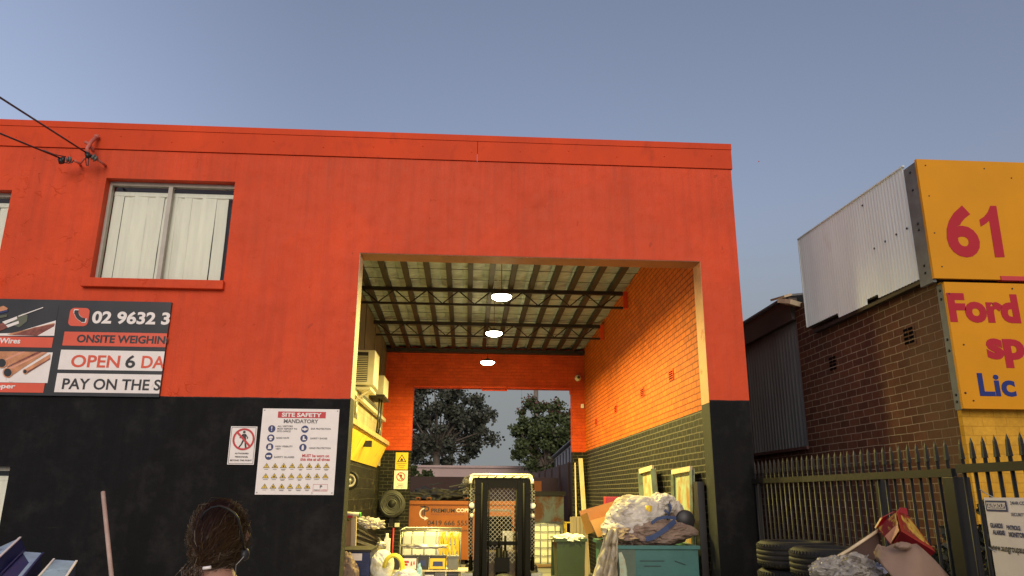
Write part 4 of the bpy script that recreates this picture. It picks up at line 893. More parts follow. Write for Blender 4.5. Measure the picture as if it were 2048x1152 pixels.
for si, (x, y, n, w_) in enumerate(stk):
    for k in range(n):
        o = t0 if si == 0 and k == 0 else copy_tree(t0)
        o['label'] = ('black tyre, %s of the %s stack of tyres by the fence' % (names[k], 'nearer wide' if w_ == 'front' else 'farther'))
        o['group'] = 'tyres stacked by the fence'
        o.location = (x+(rnd.uniform(-.015,.015) if k < 5 else 0), y+(rnd.uniform(-.015,.015) if k < 5 else 0), .2225*k); o.scale = (1,1,1.07); o.rotation_euler = (0,0,rnd.uniform(0,6))

# ------------------------------------------------------------------ rubbish heaped by the fence
def slab(name, pts, d, m, label=None, cat=None, parent=None, group=None, bev=0):
    """outline of real points given as (u, v, Y), extruded by d"""
    b = MB(); b.prism([at(u, v, Y) for u, v, Y in pts], d)
    if bev: b.bevel(bev)
    o = b.build(name, m, parent)
    if label: tag(o, label, cat, group)
    return o
rb = thing('steel_skip', 'dark steel skip under the rubbish beside the fence', 'skip', (2.6, 4.3, 0))
b = MB(); b.prism([(2.12,3.75,0),(3.16,3.75,0),(3.2,3.75,1.06),(2.05,3.75,1.06)], (0,1.35,0)); b.build('body', M['scrap_dark'], rb)
b = MB(); b.box((2.03,3.73,1.062),(3.22,3.79,1.10)).box((2.03,5.06,1.062),(3.22,5.12,1.10)).box((2.03,3.79,1.062),(2.09,5.06,1.10)).box((3.16,3.79,1.062),(3.22,5.06,1.10)); b.build('rim', M['scrap_dark'], rb)
rc = thing('carton', 'crushed glossy red carton with gold print on top of the rubbish', 'carton', at(1800, 1110, 4.5))
A, B_, C_, D_ = at(1793,1022,4.42), at(1754,1056,4.56), at(1783,1093,4.46), at(1803,1063,4.30)
E_, F_, G_, H_ = at(1818,1033,4.62), at(1871,1104,4.50), at(1846,1128,4.62), at(1800,1070,4.80)
b = MB(); b.faces([A,B_,C_,D_,E_,H_,G_,F_], [(0,1,2,3),(0,3,7,4),(3,2,6,7),(4,7,6,5),(0,4,5,1),(1,5,6,2)]); b.build('carton_body', M['red_card'], rc)
b = MB(); lp = lambda a, c, t: a.lerp(c, t)
def inset(a, b_, c, d, off, k): 
    m_ = (a+b_+c+d)/4; n = (b_-a).cross(d-a).normalized(); n = n if n.y < 0 else -n
    return [p.lerp(m_, k)+n*off for p in (a, b_, c, d)]
b.poly(inset(A,B_,C_,D_,.004,.12)); q = inset(A,D_,F_,E_,.004,.25); b.poly(q); b.build('gold_panel', M['gold_print'], rc)
q = inset(A,B_,C_,D_,.007,.14); b = MB(); b.poly([q[0].lerp(q[3],.62), q[1].lerp(q[2],.55), q[2], q[3]]); b.build('pink_panel', M['pink_print'], rc)
b = MB(); b.prism([at(1796,1024,4.45),at(1801,1015,4.47),at(1813,1016,4.5),at(1817,1031,4.5)], (0,.01,0)); b.build('flap', M['red_card'], rc)
b = MB(); b.prism([at(1752,1056,4.54),at(1764,1036,4.5),at(1790,1023,4.44),at(1776,1030,4.5),at(1768,1048,4.53)], (0,.02,.0)); b.build('flap', M['red_card'], rc)
# brown carton sheet in front
b = MB(); n = 12; G = []
T = [(1751,1106),(1760,1098),(1772,1096),(1786,1090),(1800,1087),(1815,1092),(1832,1090),(1842,1098),(1853,1108),(1864,1119),(1878,1134),(1900,1158)]
Bt = [(1757,1118),(1762,1128),(1768,1136),(1776,1145),(1788,1160),(1800,1172),(1816,1185),(1832,1195),(1848,1200),(1864,1205),(1880,1208),(1905,1215)]
for i in range(n):
    row = []
    for j in range(7):
        t = j/6; u = T[i][0]*(1-t)+Bt[i][0]*t; v = T[i][1]*(1-t)+Bt[i][1]*t; Y = 4.12+.10*t*-1+.05*math.sin(i*.7)+.03*noise.noise(Vector((i*.6,j*.8,2)))+ (.14 if i == 0 else .05 if i == 1 else 0)
        row.append(b.bm.verts.new(at(u, v, Y)))
    G.append(row)
for i in range(n-1):
    for j in range(6): b.bm.faces.new((G[i][j],G[i][j+1],G[i+1][j+1],G[i+1][j])).smooth = True
o = b.build('cardboard_sheet', M['cardboard']); tag(o, 'torn plain brown cardboard in front of the red carton', 'cardboard'); sm = o.modifiers.new('thick', 'SOLIDIFY'); sm.thickness = .012
b = MB(); b.blob(at(1806,1092,4.06), (.045,.03,.02), 3, .5, 2.5, 3); b.build('torn_flap', M['cardboard'], o); b = MB(); b.blob(at(1763,1108,4.2), (.03,.03,.05), 5, .5, 2.5, 3); tag(b.build('torn_flap', M['cardboard'], o))
w_ = slab('cardboard_strip', [(1757,1062,4.6),(1760,1108,4.55),(1742,1126,4.5),(1690,1130,4.5),(1642,1134,4.5),(1700,1100,4.55)], (0,.05,.0), mat('dark brown cardboard', (.055,.03,.02), .8), 'dark brown cardboard strip slanting down left of the red carton', 'cardboard')
b = MB(); b.tube([at(1758,1060,4.58),at(1700,1099,4.53),at(1640,1135,4.48),at(1628,1146,4.48)], .009, 6); b.build('lit_edge', M['timber_pale'], w_)  # pale tube paints the light along the strip's top edge
b = MB(); b.blob(at(1690,1150,4.35), (.17,.16,.10), 11, .42, 2.2, 5, crease=.9, crumple=1.3); tag(b.build('plastic_wrap', M['plastic_clear']), 'crumpled clear plastic wrap at the front of the rubbish', 'plastic wrap')
b = MB(); rnd = random.Random(5)
for (u, v, du, dv) in ((1700,1128,32,-16),(1712,1132,26,-22),(1640,1142,-12,-14),(1652,1140,-8,-12)):
    b.prism([at(u,v,4.3),at(u+du,v+dv,4.34),at(u+du*.8,v+dv+9,4.34),at(u+4,v+9,4.3)], (0,.006,.004))
b.build('plastic_strip', M['plastic_clear']); o = bpy.context.scene.objects['plastic_strip']; tag(o, 'thin torn plastic strips sticking out of the clear wrap', 'plastic')
slab('paper_sheet', [(1716,1136,4.28),(1752,1135,4.28),(1752,1150,4.2),(1728,1150,4.2)], (0,.01,-.004), M['paper'], 'bent white paper sheet beside the clear plastic', 'paper')
slab('magazine', [(1735,1124,4.36),(1778,1126,4.36),(1786,1142,4.3),(1760,1152,4.26),(1752,1134,4.3)], (0,.02,-.006), mat('blue grey magazine', (.10,.14,.19), .4, 0, .5, 12, .05, 20, (.6,.62,.65), .52, .56, 9), 'blue and white magazine under the brown cardboard', 'magazine')

# ------------------------------------------------------------------ blue boxes and pole at the left
YB0 = 6.6
def blue_box(label, front, back, depth_dir):
    t = thing('blue_box', label, 'box', front[0])
    return t
def bluebeam(label, tl, tr, bl, br_, h, Y0, Y1, rim=True, open_=False):
    """pale upper face with corners (pixels) far edge tl-tr at Y1 and near edge bl-br at Y0; the sides drop by h"""
    P = [at(*tl, Y1), at(*tr, Y1), at(*br_, Y0), at(*bl, Y0)]
    t = thing('blue_box', label, 'box', P[0]-Vector((0,0,h)), 'blue boxes leaning by the black wall')
    dn = (P[1]-P[0]).cross(P[3]-P[0]).normalized(); dn = dn if dn.z < 0 else -dn
    b = MB(); b.prism([p+dn*.006 for p in P], dn*h); b.build('box_body', M['blue_steel'], t)
    b = MB(); b.prism(P, dn*.005)
    if open_:
        b = MB(); c = sum(P, Vector())/4; q = [p.lerp(c, .0) for p in P]
        b.prism([P[0], P[1], P[2], P[2].lerp(P[3],.18), P[1].lerp(P[0],.35).lerp(P[2],.18), P[0].lerp(P[3],.02)], dn*.005)
    b.build('top_face', M['blue_sky_sheen'], t)
    b = MB(); b.bar(P[0]-dn*.004, P[3]-dn*.004, .012, .012).bar(P[1]-dn*.002, P[2]-dn*.002, .016, .01); b.build('edge', M['white_print'] if not open_ else M['blue_steel'], t)
bluebeam('blue box with a top coloured pale by sky reflection, right of the three by the black wall', (108,1119), (153,1122), (28,1210), (85,1225), .26, 5.7, 6.6)
bluebeam('blue box with an open dark top, middle of the three by the black wall', (48,1103), (86,1106), (-90,1240), (-25,1240), .26, 5.5, 6.75, open_=True)
bluebeam('blue box with a top coloured bright by sky reflection, left of the three by the black wall', (-40,1112), (41,1075), (-190,1200), (-50,1160), .30, 5.9, 6.9)
b = MB(); b.box((-6.0,5.3,0),(-3.72,7.3,.62)); tag(b.build('steel_platform', M['blue_steel']), 'low blue steel platform under the blue boxes', 'platform')
b = MB(); p, q = at(206, 984, 7.9), at(223, 1152, 7.6); d = (q-p)/(q.z-p.z); e = p+d*(-p.z+.0); b.tube([e, p], .0205, 12); tag(b.build('timber_pole', M['pole_wood']), 'thin pinkish timber pole standing in front of the black wall', 'pole')

# ------------------------------------------------------------------ person seen from behind
pc = at(437, 1072, 2.4)
pt = thing('person', 'person seen from behind with brown hair tied back and a headset', 'person', (pc.x, 2.4, 0))
def skin_mesh(name, verts, edges, rad, m, parent, sub=2, off=Vector((0,0,0)), root=0):
    me = bpy.data.meshes.new(name); me.from_pydata([tuple(Vector(v)) for v in verts], edges, []); o = bpy.data.objects.new(name, me); col.objects.link(o); o.parent = parent
    o.modifiers.new('skin', 'SKIN'); 
    if not me.skin_vertices: me.attributes  # layer is made with the modifier
    for i, r in enumerate(rad):
        sv = me.skin_vertices[0].data[i]; sv.radius = (r, r) if isinstance(r, (int, float)) else r; sv.use_root = (i == root)
    s = o.modifiers.new('sub', 'SUBSURF'); s.levels = s.render_levels = sub; s_ = me.materials.append(m)
    bpy.context.view_layer.update()
    ev = o.evaluated_get(bpy.context.evaluated_depsgraph_get()); me2 = bpy.data.meshes.new_from_object(ev); bpy.data.objects.remove(o)
    bm = bmesh.new(); bm.from_mesh(me2); bpy.data.meshes.remove(me2); return bm
V_ = [(0,0,.93),(0,-.01,1.10),(0,-.01,1.27),(0,-.005,1.385),(-.005,.0,1.46),(0,.02,1.53)]; E = [(0,1),(1,2),(2,3),(3,4),(4,5)]; Rr = [(.15,.11),(.14,.10),(.15,.105),(.085,.075),(.052,.055),(.05,.055)]
def add(v, r, e): V_.append(v); Rr.append(r); E.append((e, len(V_)-1)); return len(V_)-1
for s in (-1, 1):
    a = add((.11*s,-.005,1.36), .06, 3); a = add((.185*s,0,1.33), .055, a); a = add((.215*s,-.01,1.06), .042, a); a = add((.22*s,.04,.83), .028, a); h = add((.218*s,.055,.775), (.02,.034), a); h = add((.215*s,.065,.735), (.016,.036), h)
    for k in range(4):
        y = .035+.02*k; f_ = add((.214*s,y+.002,.70), .009, h); f_ = add((.208*s,y+.006,.668-.004*(k in (1,2))), .0085, f_); add((.200*s,y+.006,.643-.007*(k in (1,2))), .007, f_)
    th_ = add((.208*s,.10,.752), .010, h-1); add((.202*s,.113,.722), .008, th_)
    a = add((.09*s,.0,.86), .09, 0); a = add((.10*s,.02,.49), .058, a); a = add((.105*s,-.01,.09), .036, a); a = add((.11*s,.05,.035), .034, a); add((.115*s,.14,.025), .028, a)
bm = skin_mesh('body', V_, E, Rr, M['skin'], pt)
hc = Vector((0,.015,pc.z+.0))                       # head
hb = bmesh.new(); bmesh.ops.create_uvsphere(hb, u_segments=32, v_segments=24, radius=1)
for v in hb.verts:
    x, y, z = v.co; k = 1-.28*max(0, -z)*max(0, .4+y)
    p = Vector((x*.069*k, y*.088, z*.098))
    nose = math.exp(-((x/.18)**2+((z+.12)/.22)**2))*(y > 0); p.y += .022*nose
    for sx_ in (-1, 1):
        p.y -= .010*math.exp(-(((x-.38*sx_)/.16)**2+((z-.08)/.12)**2))*(y > 0)
        p.x += sx_*.022*math.exp(-(((x-.98*sx_)/.25)**2+((z+.02)/.25)**2+((y+.05)/.22)**2))
    p.y += .006*math.exp(-((x/.3)**2+((z+.5)/.07)**2))*(y > 0); p.y -= .007*math.exp(-((x/.25)**2+((z+.42)/.04)**2))*(y > 0)
    v.co = p+hc
for f_ in hb.faces: f_.smooth = True
hm = bpy.data.meshes.new('h'); hb.to_mesh(hm); hb.free(); bm.from_mesh(hm); bpy.data.meshes.remove(hm)
for f_ in bm.faces: f_.smooth = True
me = bpy.data.meshes.new('body'); bm.to_mesh(me); bm.free(); me.materials.append(M['skin']); bo = bpy.data.objects.new('body', me); col.objects.link(bo); bo.parent = pt
b = MB()
for s in (-1, 1): b.blob(hc+Vector((.03*s,.083,.009)), (.012,.012,.008), 1, 0, 1, 2)
bo = b
b.bm.transform(Matrix.Translation(Vector(pt.location))); b.build('eyes', M['white_print'], pt)
SV = [(0,-.005,.92),(0,-.01,1.10),(0,-.01,1.27),(0,-.005,1.38),(0,-.005,1.415)]; SE = [(0,1),(1,2),(2,3),(3,4)]; SR = [(.172,.13),(.16,.115),(.17,.12),(.10,.09),(.072,.07)]
for s in (-1,1):
    n = len(SV); SV += [(.115*s,-.005,1.365),(.19*s,0,1.33),(.213*s,-.01,1.08)]; SR += [.07,.068,.06]; SE += [(3,n),(n,n+1),(n+1,n+2)]
bm = skin_mesh('shirt', SV, SE, SR, M['cloth_dark'], pt)
me = bpy.data.meshes.new('shirt'); bm.to_mesh(me); bm.free(); me.materials.append(M['cloth_dark']); o = bpy.data.objects.new('shirt', me); col.objects.link(o); o.parent = pt
TV = [(0,0,.96),(0,0,.90)]; TE = [(0,1)]; TR = [(.165,.125),(.165,.12)]
for s in (-1,1):
    n = len(TV); TV += [(.092*s,0,.84),(.10*s,.018,.49),(.105*s,-.01,.10)]; TR += [.105,.072,.058]; TE += [(1,n),(n,n+1),(n+1,n+2)]
bm = skin_mesh('trousers', TV, TE, TR, M['trouser'], pt)
me = bpy.data.meshes.new('trousers'); bm.to_mesh(me); bm.free(); me.materials.append(M['trouser']); o = bpy.data.objects.new('trousers', me); col.objects.link(o); o.parent = pt
for s in (-1,1):
    b = MB(); b.prism([(.11*s-.045,-.06,0),(.11*s+.045,-.06,0),(.115*s+.05,.12,0),(.115*s+.02,.19,0),(.115*s-.02,.19,0),(.115*s-.045,.12,0)], (0,0,.075)); b.bevel(.02); b.bm.transform(Matrix.Translation(Vector(pt.location))); b.build('shoe', M['black_plastic'], pt)
# hair: pulled back over the skull to a low tie
rnd = random.Random(12); hr_ = Vector((.081,.101,.108)); gat = Vector((-.30,-.70,-.68)).normalized(); tie = hc+Vector((-.026,-.092,-.085))
def shell(u, k=1.0): return hc+Vector((u.x*hr_.x*k, u.y*hr_.y*k, u.z*hr_.z*k))
b = MB(); b2 = bmesh.new(); bmesh.ops.create_icosphere(b2, subdivisions=5, radius=1); vs = []; keep = {}
for v in b2.verts:
    n = v.co.normalized(); a = math.acos(max(-1, min(1, n.dot(gat)))); q = shell(n, .965+.004*math.sin(math.atan2(n.x, n.z)*34+3*noise.noise(n*3))+.015*noise.noise(n*4))
    keep[v.index] = (n.y < .55 or n.z > .62) and not (n.z < -.72 and n.y > -.35); vs.append(q)
fs = [[v.index for v in f_.verts] for f_ in b2.faces if all(keep[v.index] for v in f_.verts)]; b2.free()
b.faces(vs, fs)
for f_ in b.bm.faces: f_.smooth = True
bmesh.ops.delete(b.bm, geom=[v for v in b.bm.verts if not v.link_faces], context='VERTS')
b.bm.transform(Matrix.Translation(Vector(pt.location))); hair = b.build('hair', M['hair'], pt)
def strands(name, n, m, frizz, kr, r, start=None):
    b = MB()
    for _ in range(n):
        while True:
            u = Vector((rnd.gauss(0,1), rnd.gauss(0,1), rnd.gauss(0,1))).normalized()
            if u.z > -.35 and (u.y < .5 or u.z > .5): break
        if start == 'edge' : u = Vector((math.copysign(1, rnd.uniform(-1,1))*abs(rnd.gauss(.8,.25)), rnd.gauss(.05,.25), rnd.uniform(-.6,1))).normalized()
        ang = u.angle(gat); pts = []; N = 9; ph = rnd.uniform(0,6.3); k = kr+rnd.uniform(0,.03); L = rnd.uniform(.35,1) if start else 1
        for i in range(N):
            t = i/(N-1)*L; w1, w2 = math.sin((1-t)*ang), math.sin(t*ang); d = (u*w1+gat*w2)/max(1e-4, math.sin(ang))
            q = shell(d.normalized(), k); 
            if frizz: q += Vector((noise.noise(Vector((ph,i*.8,0))), noise.noise(Vector((ph,i*.8,5))), noise.noise(Vector((ph,i*.8,9)))))*frizz
            pts.append(q)
        b.tube(pts, [r*(.6+.4*math.sin(math.pi*min(1,(i+.5)/N))) for i in range(N)], 3, 0, False)
    b.bm.transform(Matrix.Translation(Vector(pt.location))); return b.build(name, m, hair)
strands('hair_strands', 2600, M['hair'], .006, .965, .0008)
strands('loose_strands', 90, M['hair_rim_lit'], .010, .99, .0006)
strands('flyaway_strands', 420, M['hair_rim_lit'], .024, 1.0, .0006, 'edge')
b = MB()                                            # curls under the tie
for _ in range(70):
    q0 = tie+Vector((rnd.gauss(-.012,.014), rnd.gauss(0,.012), rnd.gauss(0,.008))); pts = []; ph = rnd.uniform(0,6.3); dx = rnd.uniform(-.05,.02); rad = rnd.uniform(.004,.011); L = rnd.uniform(.06,.15)
    for i in range(14):
        t = i/13; pts.append(q0+Vector((dx*t+rad*math.cos(ph+9*t), -.02*math.sin(3*t)+rad*math.sin(ph+9*t), -L*t)))
    b.tube(pts, .0011, 3, 0, False)
b.bm.transform(Matrix.Translation(Vector(pt.location))); b.build('ponytail', M['hair_rim_lit'], hair)
b = MB(); p = at(414,1136,2.29)-Vector((0,0,0)); b.tube([p-Vector((.011,0,.001)), p+Vector((.011,0,.002))], .0045, 8); b.build('hair_clip', M['white_print'], pt)
hs = MB(); band = [at(u, v, Y) for u, v, Y in ((401,1040,2.31),(410,1024,2.31),(424,1015,2.31),(440,1012,2.30),(455,1017,2.30),(468,1026,2.30),(476,1036,2.30),(481,1056,2.31),(486,1080,2.33),(489,1100,2.36))]
hs.tube(band, .0034, 6); hd = hs.build('headset', M['black_metal'], pt)
b = MB(); b.blob(at(490,1109,2.37), (.012,.018,.018), 2, .1, 1, 3); b.build('earpiece', M['black_plastic'], hd)
b = MB(); b.tube([at(488,1113,2.35),at(478,1124,2.35),at(472,1130,2.35),at(471,1152,2.36),at(470,1175,2.37)], .0012, 5); b.build('headset_wire', M['galv'], hd)

# ------------------------------------------------------------------ right side of the bay: teal skip, bags, leaning panels
sk = thing('scrap_skip', 'teal painted steel scrap skip heaped with bags by the right wall', 'skip', (2.17, 8.75, 0))
X0, X1, YA, YZ = 1.71, 2.655, 8.76, 10.1
b = MB(); b.prism([(X0,YA,1.11),(X1,YA,1.11),(X1,YA,.80),(X1-.05,YA,.72),(X0,YA,.72)], (0,.02,0)); b.prism([(X0+.0,YA+.03,.715),(X1-.14,YA+.03,.715),(X1-.16,YA+.03,.1),(X0,YA+.03,.1)], (0,.02,0))
b.box((X0,YA+.021,.1),(X0+.02,YZ,1.11)).box((X1-.02,YA+.021,.74),(X1,YZ,1.11)).box((X1-.16,YA+.06,.1),(X1-.14,YZ,.74)).box((X0+.021,YZ-.02,.1),(X1-.021,YZ,1.11)).box((X0+.021,YA+.06,.1),(X1-.17,YZ-.03,.13)).box((X1-.14,YA+.05,.72),(X1-.005,YZ,.738))
b.build('body', M['teal'], sk)
b = MB(); b.box((X0-.03,YA-.03,1.112),(X1+.02,YA+.03,1.15)).box((X0-.03,YZ-.03,1.112),(X1+.02,YZ+.03,1.15)).box((X0-.03,YA+.031,1.112),(X0+.03,YZ-.031,1.15)).box((X1-.04,YA+.031,1.112),(X1+.02,YZ-.031,1.15)); b.build('rim', M['teal'], sk)
b = MB(); b.box((X0+.0,YA-.012,.72),(X0+.22,YA-.002,1.11)); b.build('side_plate', mat('grey green plate', (.09,.13,.09), .6, .1, .2, 5), sk)
b = MB(); b.bar((1.98,YA-.004,.985),(2.26,YA-.004,.985),.008,.006).bar((2.03,YA-.004,.93),(2.22,YA-.004,.93),.008,.006).bar((2.38,YA-.004,.985),(2.5,YA-.004,.945),.012,.006).bar((1.97,YA-.004,.83),(2.05,YA-.004,.74),.014,.006); b.build('scratch', M['black_print'], sk)
for y in (8.95, 9.9):
    for x in (1.82, 2.4):
        b = MB(); b.lathe([(.0,-.02),(.05,-.02),(.05,.02),(0,.02)], (x,y,.05), 16, 0, 'x'); b.build('wheel', M['rubber'], sk)
rb_ = MB(); rb_.box((1.74,8.8,.85),(2.6,10.05,1.06)); tag(rb_.build('scrap_fill', M['scrap_dark']), 'dark loose scrap filling the teal skip under the bags', 'scrap', kind='stuff')
b = MB(); p = at(1272,1036,9.25); b.blob(p, (.36,.34,.27), 21, .32, 1.15, 5, crease=.55, crumple=.75); b.blob(at(1245,1060,9.15), (.22,.2,.15), 22, .35, 1.3, 4, crease=.6, crumple=1.3); 
tag(b.build('bulk_bag', M['bag_white']), 'large creased white woven bag slumped on the teal skip', 'bag')
b = MB(); b.blob(at(1318,1064,9.05), (.38,.22,.15), 31, .4, 1.5, 5, crease=.8, crumple=.6); b.blob(at(1240,1072,9.02), (.18,.2,.10), 33, .45, 2.2, 4, crease=1.1, crumple=1.3); bb = b.build('brown_bag', M['bag_brown']); tag(bb, 'dirty brown sack with blue straps along the front of the teal skip', 'sack')
def strap(pts, wd, m, parent, name='strap'):
    b = MB(); P = [at(u,v,Y) for u,v,Y in pts]; A = []
    for i, p in enumerate(P):
        d = (P[min(i+1,len(P)-1)]-P[max(i-1,0)]).normalized(); s = d.cross(Vector((0,-1,0))).normalized()*wd/2; A.append((b.bm.verts.new(p-s),b.bm.verts.new(p+s)))
    for i in range(len(A)-1): b.bm.faces.new((A[i][0],A[i][1],A[i+1][1],A[i+1][0]))
    o = b.build(name, m, parent); so = o.modifiers.new('thick','SOLIDIFY'); so.thickness = .008; return o
strap([(1292,1078,8.80),(1305,1075,8.78),(1320,1066,8.77),(1335,1055,8.78),(1350,1042,8.82)], .055, M['strap_blue'], bb)
strap([(1303,1046,8.84),(1315,1037,8.83),(1332,1034,8.83),(1352,1036,8.85)], .035, M['strap_blue'], bb)
strap([(1330,1020,9.0),(1338,1028,8.96),(1341,1016,9.0),(1336,1002,9.05)], .03, M['strap_blue'], bb)
b = MB(); b.blob(at(1323,1010,9.2), (.16,.16,.13), 41, .42, 1.9, 5, crease=.9, crumple=1.3); b.blob(at(1353,1030,9.2),(.10,.12,.17),42,.4,2,4); tag(b.build('knotted_bag', M['bag_white']), 'smaller knotted pale bag on the right of the heap', 'bag')
b = MB(); p = at(1297,1020,8.95); b.lathe([(.026,-.05),(.034,-.03),(.045,.05),(.04,.05),(.0,-.03)], p, 14); tag(b.build('yellow_cup', M['yellow_print']), 'small yellow cup between the white bag and the knotted bag', 'cup')
b = MB(); b.lathe([(.0,.0),(.10,.0),(.115,.02),(.115,.04),(0,.05)], at(1372,1040,9.0), 20, 0, 'y'); tag(b.build('dark_disc', M['black_plastic']), 'dark round lid leaning at the right end of the skip', 'lid')
# plastic sheet hanging over the left end
b = MB(); n, k = 20, 26; G = []
for j in range(k):
    t = j/(k-1); row = []
    for i in range(n):
        s = i/(n-1); u = (1213-34*t)*(1-s)+(1236-2*t)*s; v = 1058+118*t+8*math.sin(i*1.3)*t
        Y = 8.66+.05*math.sin(s*13+2.6*t)+.05*noise.noise(Vector((s*4,t*5,1)))+.06*abs(noise.noise(Vector((s*7,t*4,7))))
        row.append(b.bm.verts.new(at(u+3*noise.noise(Vector((s*5,t*7,3))), v, Y)))
    G.append(row)
for j in range(k-1):
    for i in range(n-1): b.bm.faces.new((G[j][i],G[j][i+1],G[j+1][i+1],G[j+1][i])).smooth = True
o = b.build('plastic_sheet', mat('dirty pale plastic sheet', (.46,.40,.28), .55, 0, .4, 6, .3, 14, (.15,.11,.07), .54, .66, 7)); tag(o, 'torn pale plastic sheet hanging off the left end of the teal skip', 'plastic sheet'); so = o.modifiers.new('thick','SOLIDIFY'); so.thickness = .006
slab('torn_plate', [(1237,1106,8.6),(1243,1104,8.6),(1250,1120,8.58),(1254,1140,8.56),(1257,1200,8.55),(1238,1200,8.55),(1240,1140,8.58)], (0,.02,0), M['teal_rust'], 'pale green torn plate standing at the left of the teal skip', 'plate')
# open cardboard carton
cb_ = at(1226,1032,9.75); t = local(thing('open_carton', 'open brown cardboard carton tilted on the back of the skip', 'carton', cb_, rot=(R(-8), R(-15), R(6))))
b = MB(); w2, d2, h2 = .36, .2, .12
b.box((-w2,-d2,-h2),(w2,-d2+.012,h2*.1)); b.box((-w2,d2-.012,-h2),(w2,d2,h2*1.5)); b.box((-w2,-d2+.013,-h2),(-w2+.012,d2-.013,h2)); b.box((w2-.012,-d2+.013,-h2),(w2,d2-.013,h2)); b.box((-w2+.013,-d2+.013,-h2),(w2-.013,d2-.013,-h2+.012)); b.build('carton_body', M['cardboard_or'], t)
b = MB(); b.faces([(-w2,-d2-.004,.012),(w2,-d2-.004,.012),(w2*.94,-d2-.10,-.20),(-w2*.98,-d2-.10,-.20)],[(0,1,2,3)]); o = b.build('flap', M['cardboard_or'], t); so = o.modifiers.new('thick','SOLIDIFY'); so.thickness = .01
p = at(1226,999,10.2); b = MB(); b.box((p.x-.11,10.15,p.z-.25),(p.x+.11,10.3,p.z+.035)); b.bevel(.008); tag(b.build('red_box', M['red_print']), 'small red box behind the open brown carton', 'box')
def trough(label, corners, thick):
    """a shallow open steel tray standing against the right wall; corners given as world points TL TR BR BL facing the bay"""
    t = thing('steel_tray', label, 'tray', (corners[3]+corners[2])/2, 'pale green steel trays leaning on the wall')
    TL, TR, BR, BL = corners; n = (TR-TL).cross(BL-TL).normalized(); n = n if n.x < 0 else -n
    b = MB(); b.prism([TL,TR,BR,BL], -n*.012); b.build('tray_base', M['teal_rust'], t)
    b = MB(); ins = .03
    b.bar(TL+n*thick/2, TR+n*thick/2, .03, thick); b.build('tray_rim', M['timber_pale'], t)
    b = MB(); e = (BL-TL).normalized()*.02; b.bar(TL+n*thick/2+e, BL+n*thick/2, thick, .022); b.bar(TR+n*thick/2+e, BR+n*thick/2, thick, .022); b.build('tray_side', M['tray_edge'], t)
trough('wide rusty pale green tray leaning upright on the wall behind the skip', [Vector((2.80,10.08,2.0)),Vector((2.80,9.22,2.02)),Vector((2.73,9.2,.02)),Vector((2.73,10.05,.02))], .06)
trough('narrow rusty pale green tray leaning askew on the wall, left of the wide one', [Vector((2.78,11.9,2.06)),Vector((2.78,11.05,2.09)),Vector((2.68,10.35,.4)),Vector((2.68,11.2,.36))], .07)
b = MB(); b.box((2.76,8.98,.02),(2.84,9.14,1.86)); tag(b.build('tray_shadow', M['black_plastic']), 'tall narrow dark slab standing in for the shadow of the wide tray on the brick wall', 'board')  # dark slab put where the wide tray shades the wall

# green wheeled bin, planks
wb = thing('wheelie_bin', 'dark green wheeled rubbish bin overfilled with pale litter', 'bin', (1.93, 13.4, 0))
p, q = at(1112,1070,13.2), at(1172,1070,13.2); xa, xb, zt = p.x, q.x, .96
b = MB(); ya, yb = 13.2, 13.85
b.faces([(xa+.05,ya+.06,.06),(xb-.05,ya+.06,.06),(xb-.05,yb-.1,.06),(xa+.05,yb-.1,.06),(xa+.01,ya,zt),(xb-.01,ya,zt),(xb-.01,yb,zt),(xa+.01,yb,zt)],[(0,3,2,1),(0,1,5,4),(1,2,6,5),(2,3,7,6),(3,0,4,7)]); b.build('body', M['bin_green'], wb)
b = MB(); b.box((xa-.02,ya-.03,zt-.03),(xb+.02,ya+.02,zt+.02)).box((xa-.02,yb-.02,zt-.03),(xb+.02,yb+.03,zt+.02)).box((xa-.02,ya+.021,zt-.03),(xa+.02,yb-.021,zt+.02)).box((xb-.02,ya+.021,zt-.03),(xb+.02,yb-.021,zt+.02))
for k in range(4): b.box((xa+.12+.1*k,ya-.012,zt-.10),(xa+.135+.1*k,ya+.0,zt-.03))
b.build('rim', M['bin_green'], wb)
b = MB(); b.faces([(xa,yb+.04,zt+.0),(xb,yb+.04,zt+.0),(xb,yb+.16,.3),(xa,yb+.16,.3)],[(0,1,2,3)]); o = b.build('lid', M['bin_green'], wb); so = o.modifiers.new('thick','SOLIDIFY'); so.thickness = .02
for x in (xa+.03, xb-.03): b = MB(); b.lathe([(0,-.03),(.09,-.03),(.1,0),(.09,.03),(0,.03)], (x,yb-.05,.1), 20, 0, 'x'); b.build('wheel', M['rubber'], wb)
b = MB(); b.blob(((xa+xb)/2,13.5,zt), (.24,.28,.07), 51, .6, 3, 4, crease=1, crumple=1.3); tag(b.build('litter_bag', M['bag_bright']), 'pale crumpled bag filling the top of the green bin', 'bag')
b = MB(); b.blob(((xa+xb)/2-.12,13.3,zt+.03), (.08,.08,.035), 52, .5, 3, 3); tag(b.build('pink_wrapper', M['pink_print']), 'small pink wrapper on the litter in the green bin', 'wrapper')
for (u0, v0, u1, v1, wd, m, lab) in ((1161,917,1171,1070,.10,'timber_pale','tall pale timber plank leaning in the corner by the rear doorway'),(1150,926,1153,1060,.03,'timber_pale','thin pale batten standing beside the tall plank')):
    p, q = at(u0,v0,17.9), at(u1,v1,17.4); d = (q-p); q = p+d*((p.z-.02)/(p.z-q.z)); b = MB(); b.bar(p, q, wd, .03); b.build('timber_plank', M[m]); tag(bpy.context.scene.objects['timber_plank' if wd > .05 else 'timber_plank.001'], lab, 'plank')
p, q = at(1145,1033,16.5), at(1172,1066,16.5); tc = thing('timber_crate', 'grey slatted timber crate behind the green bin', 'crate', (p.x, 16.5, 0)); b = MB()
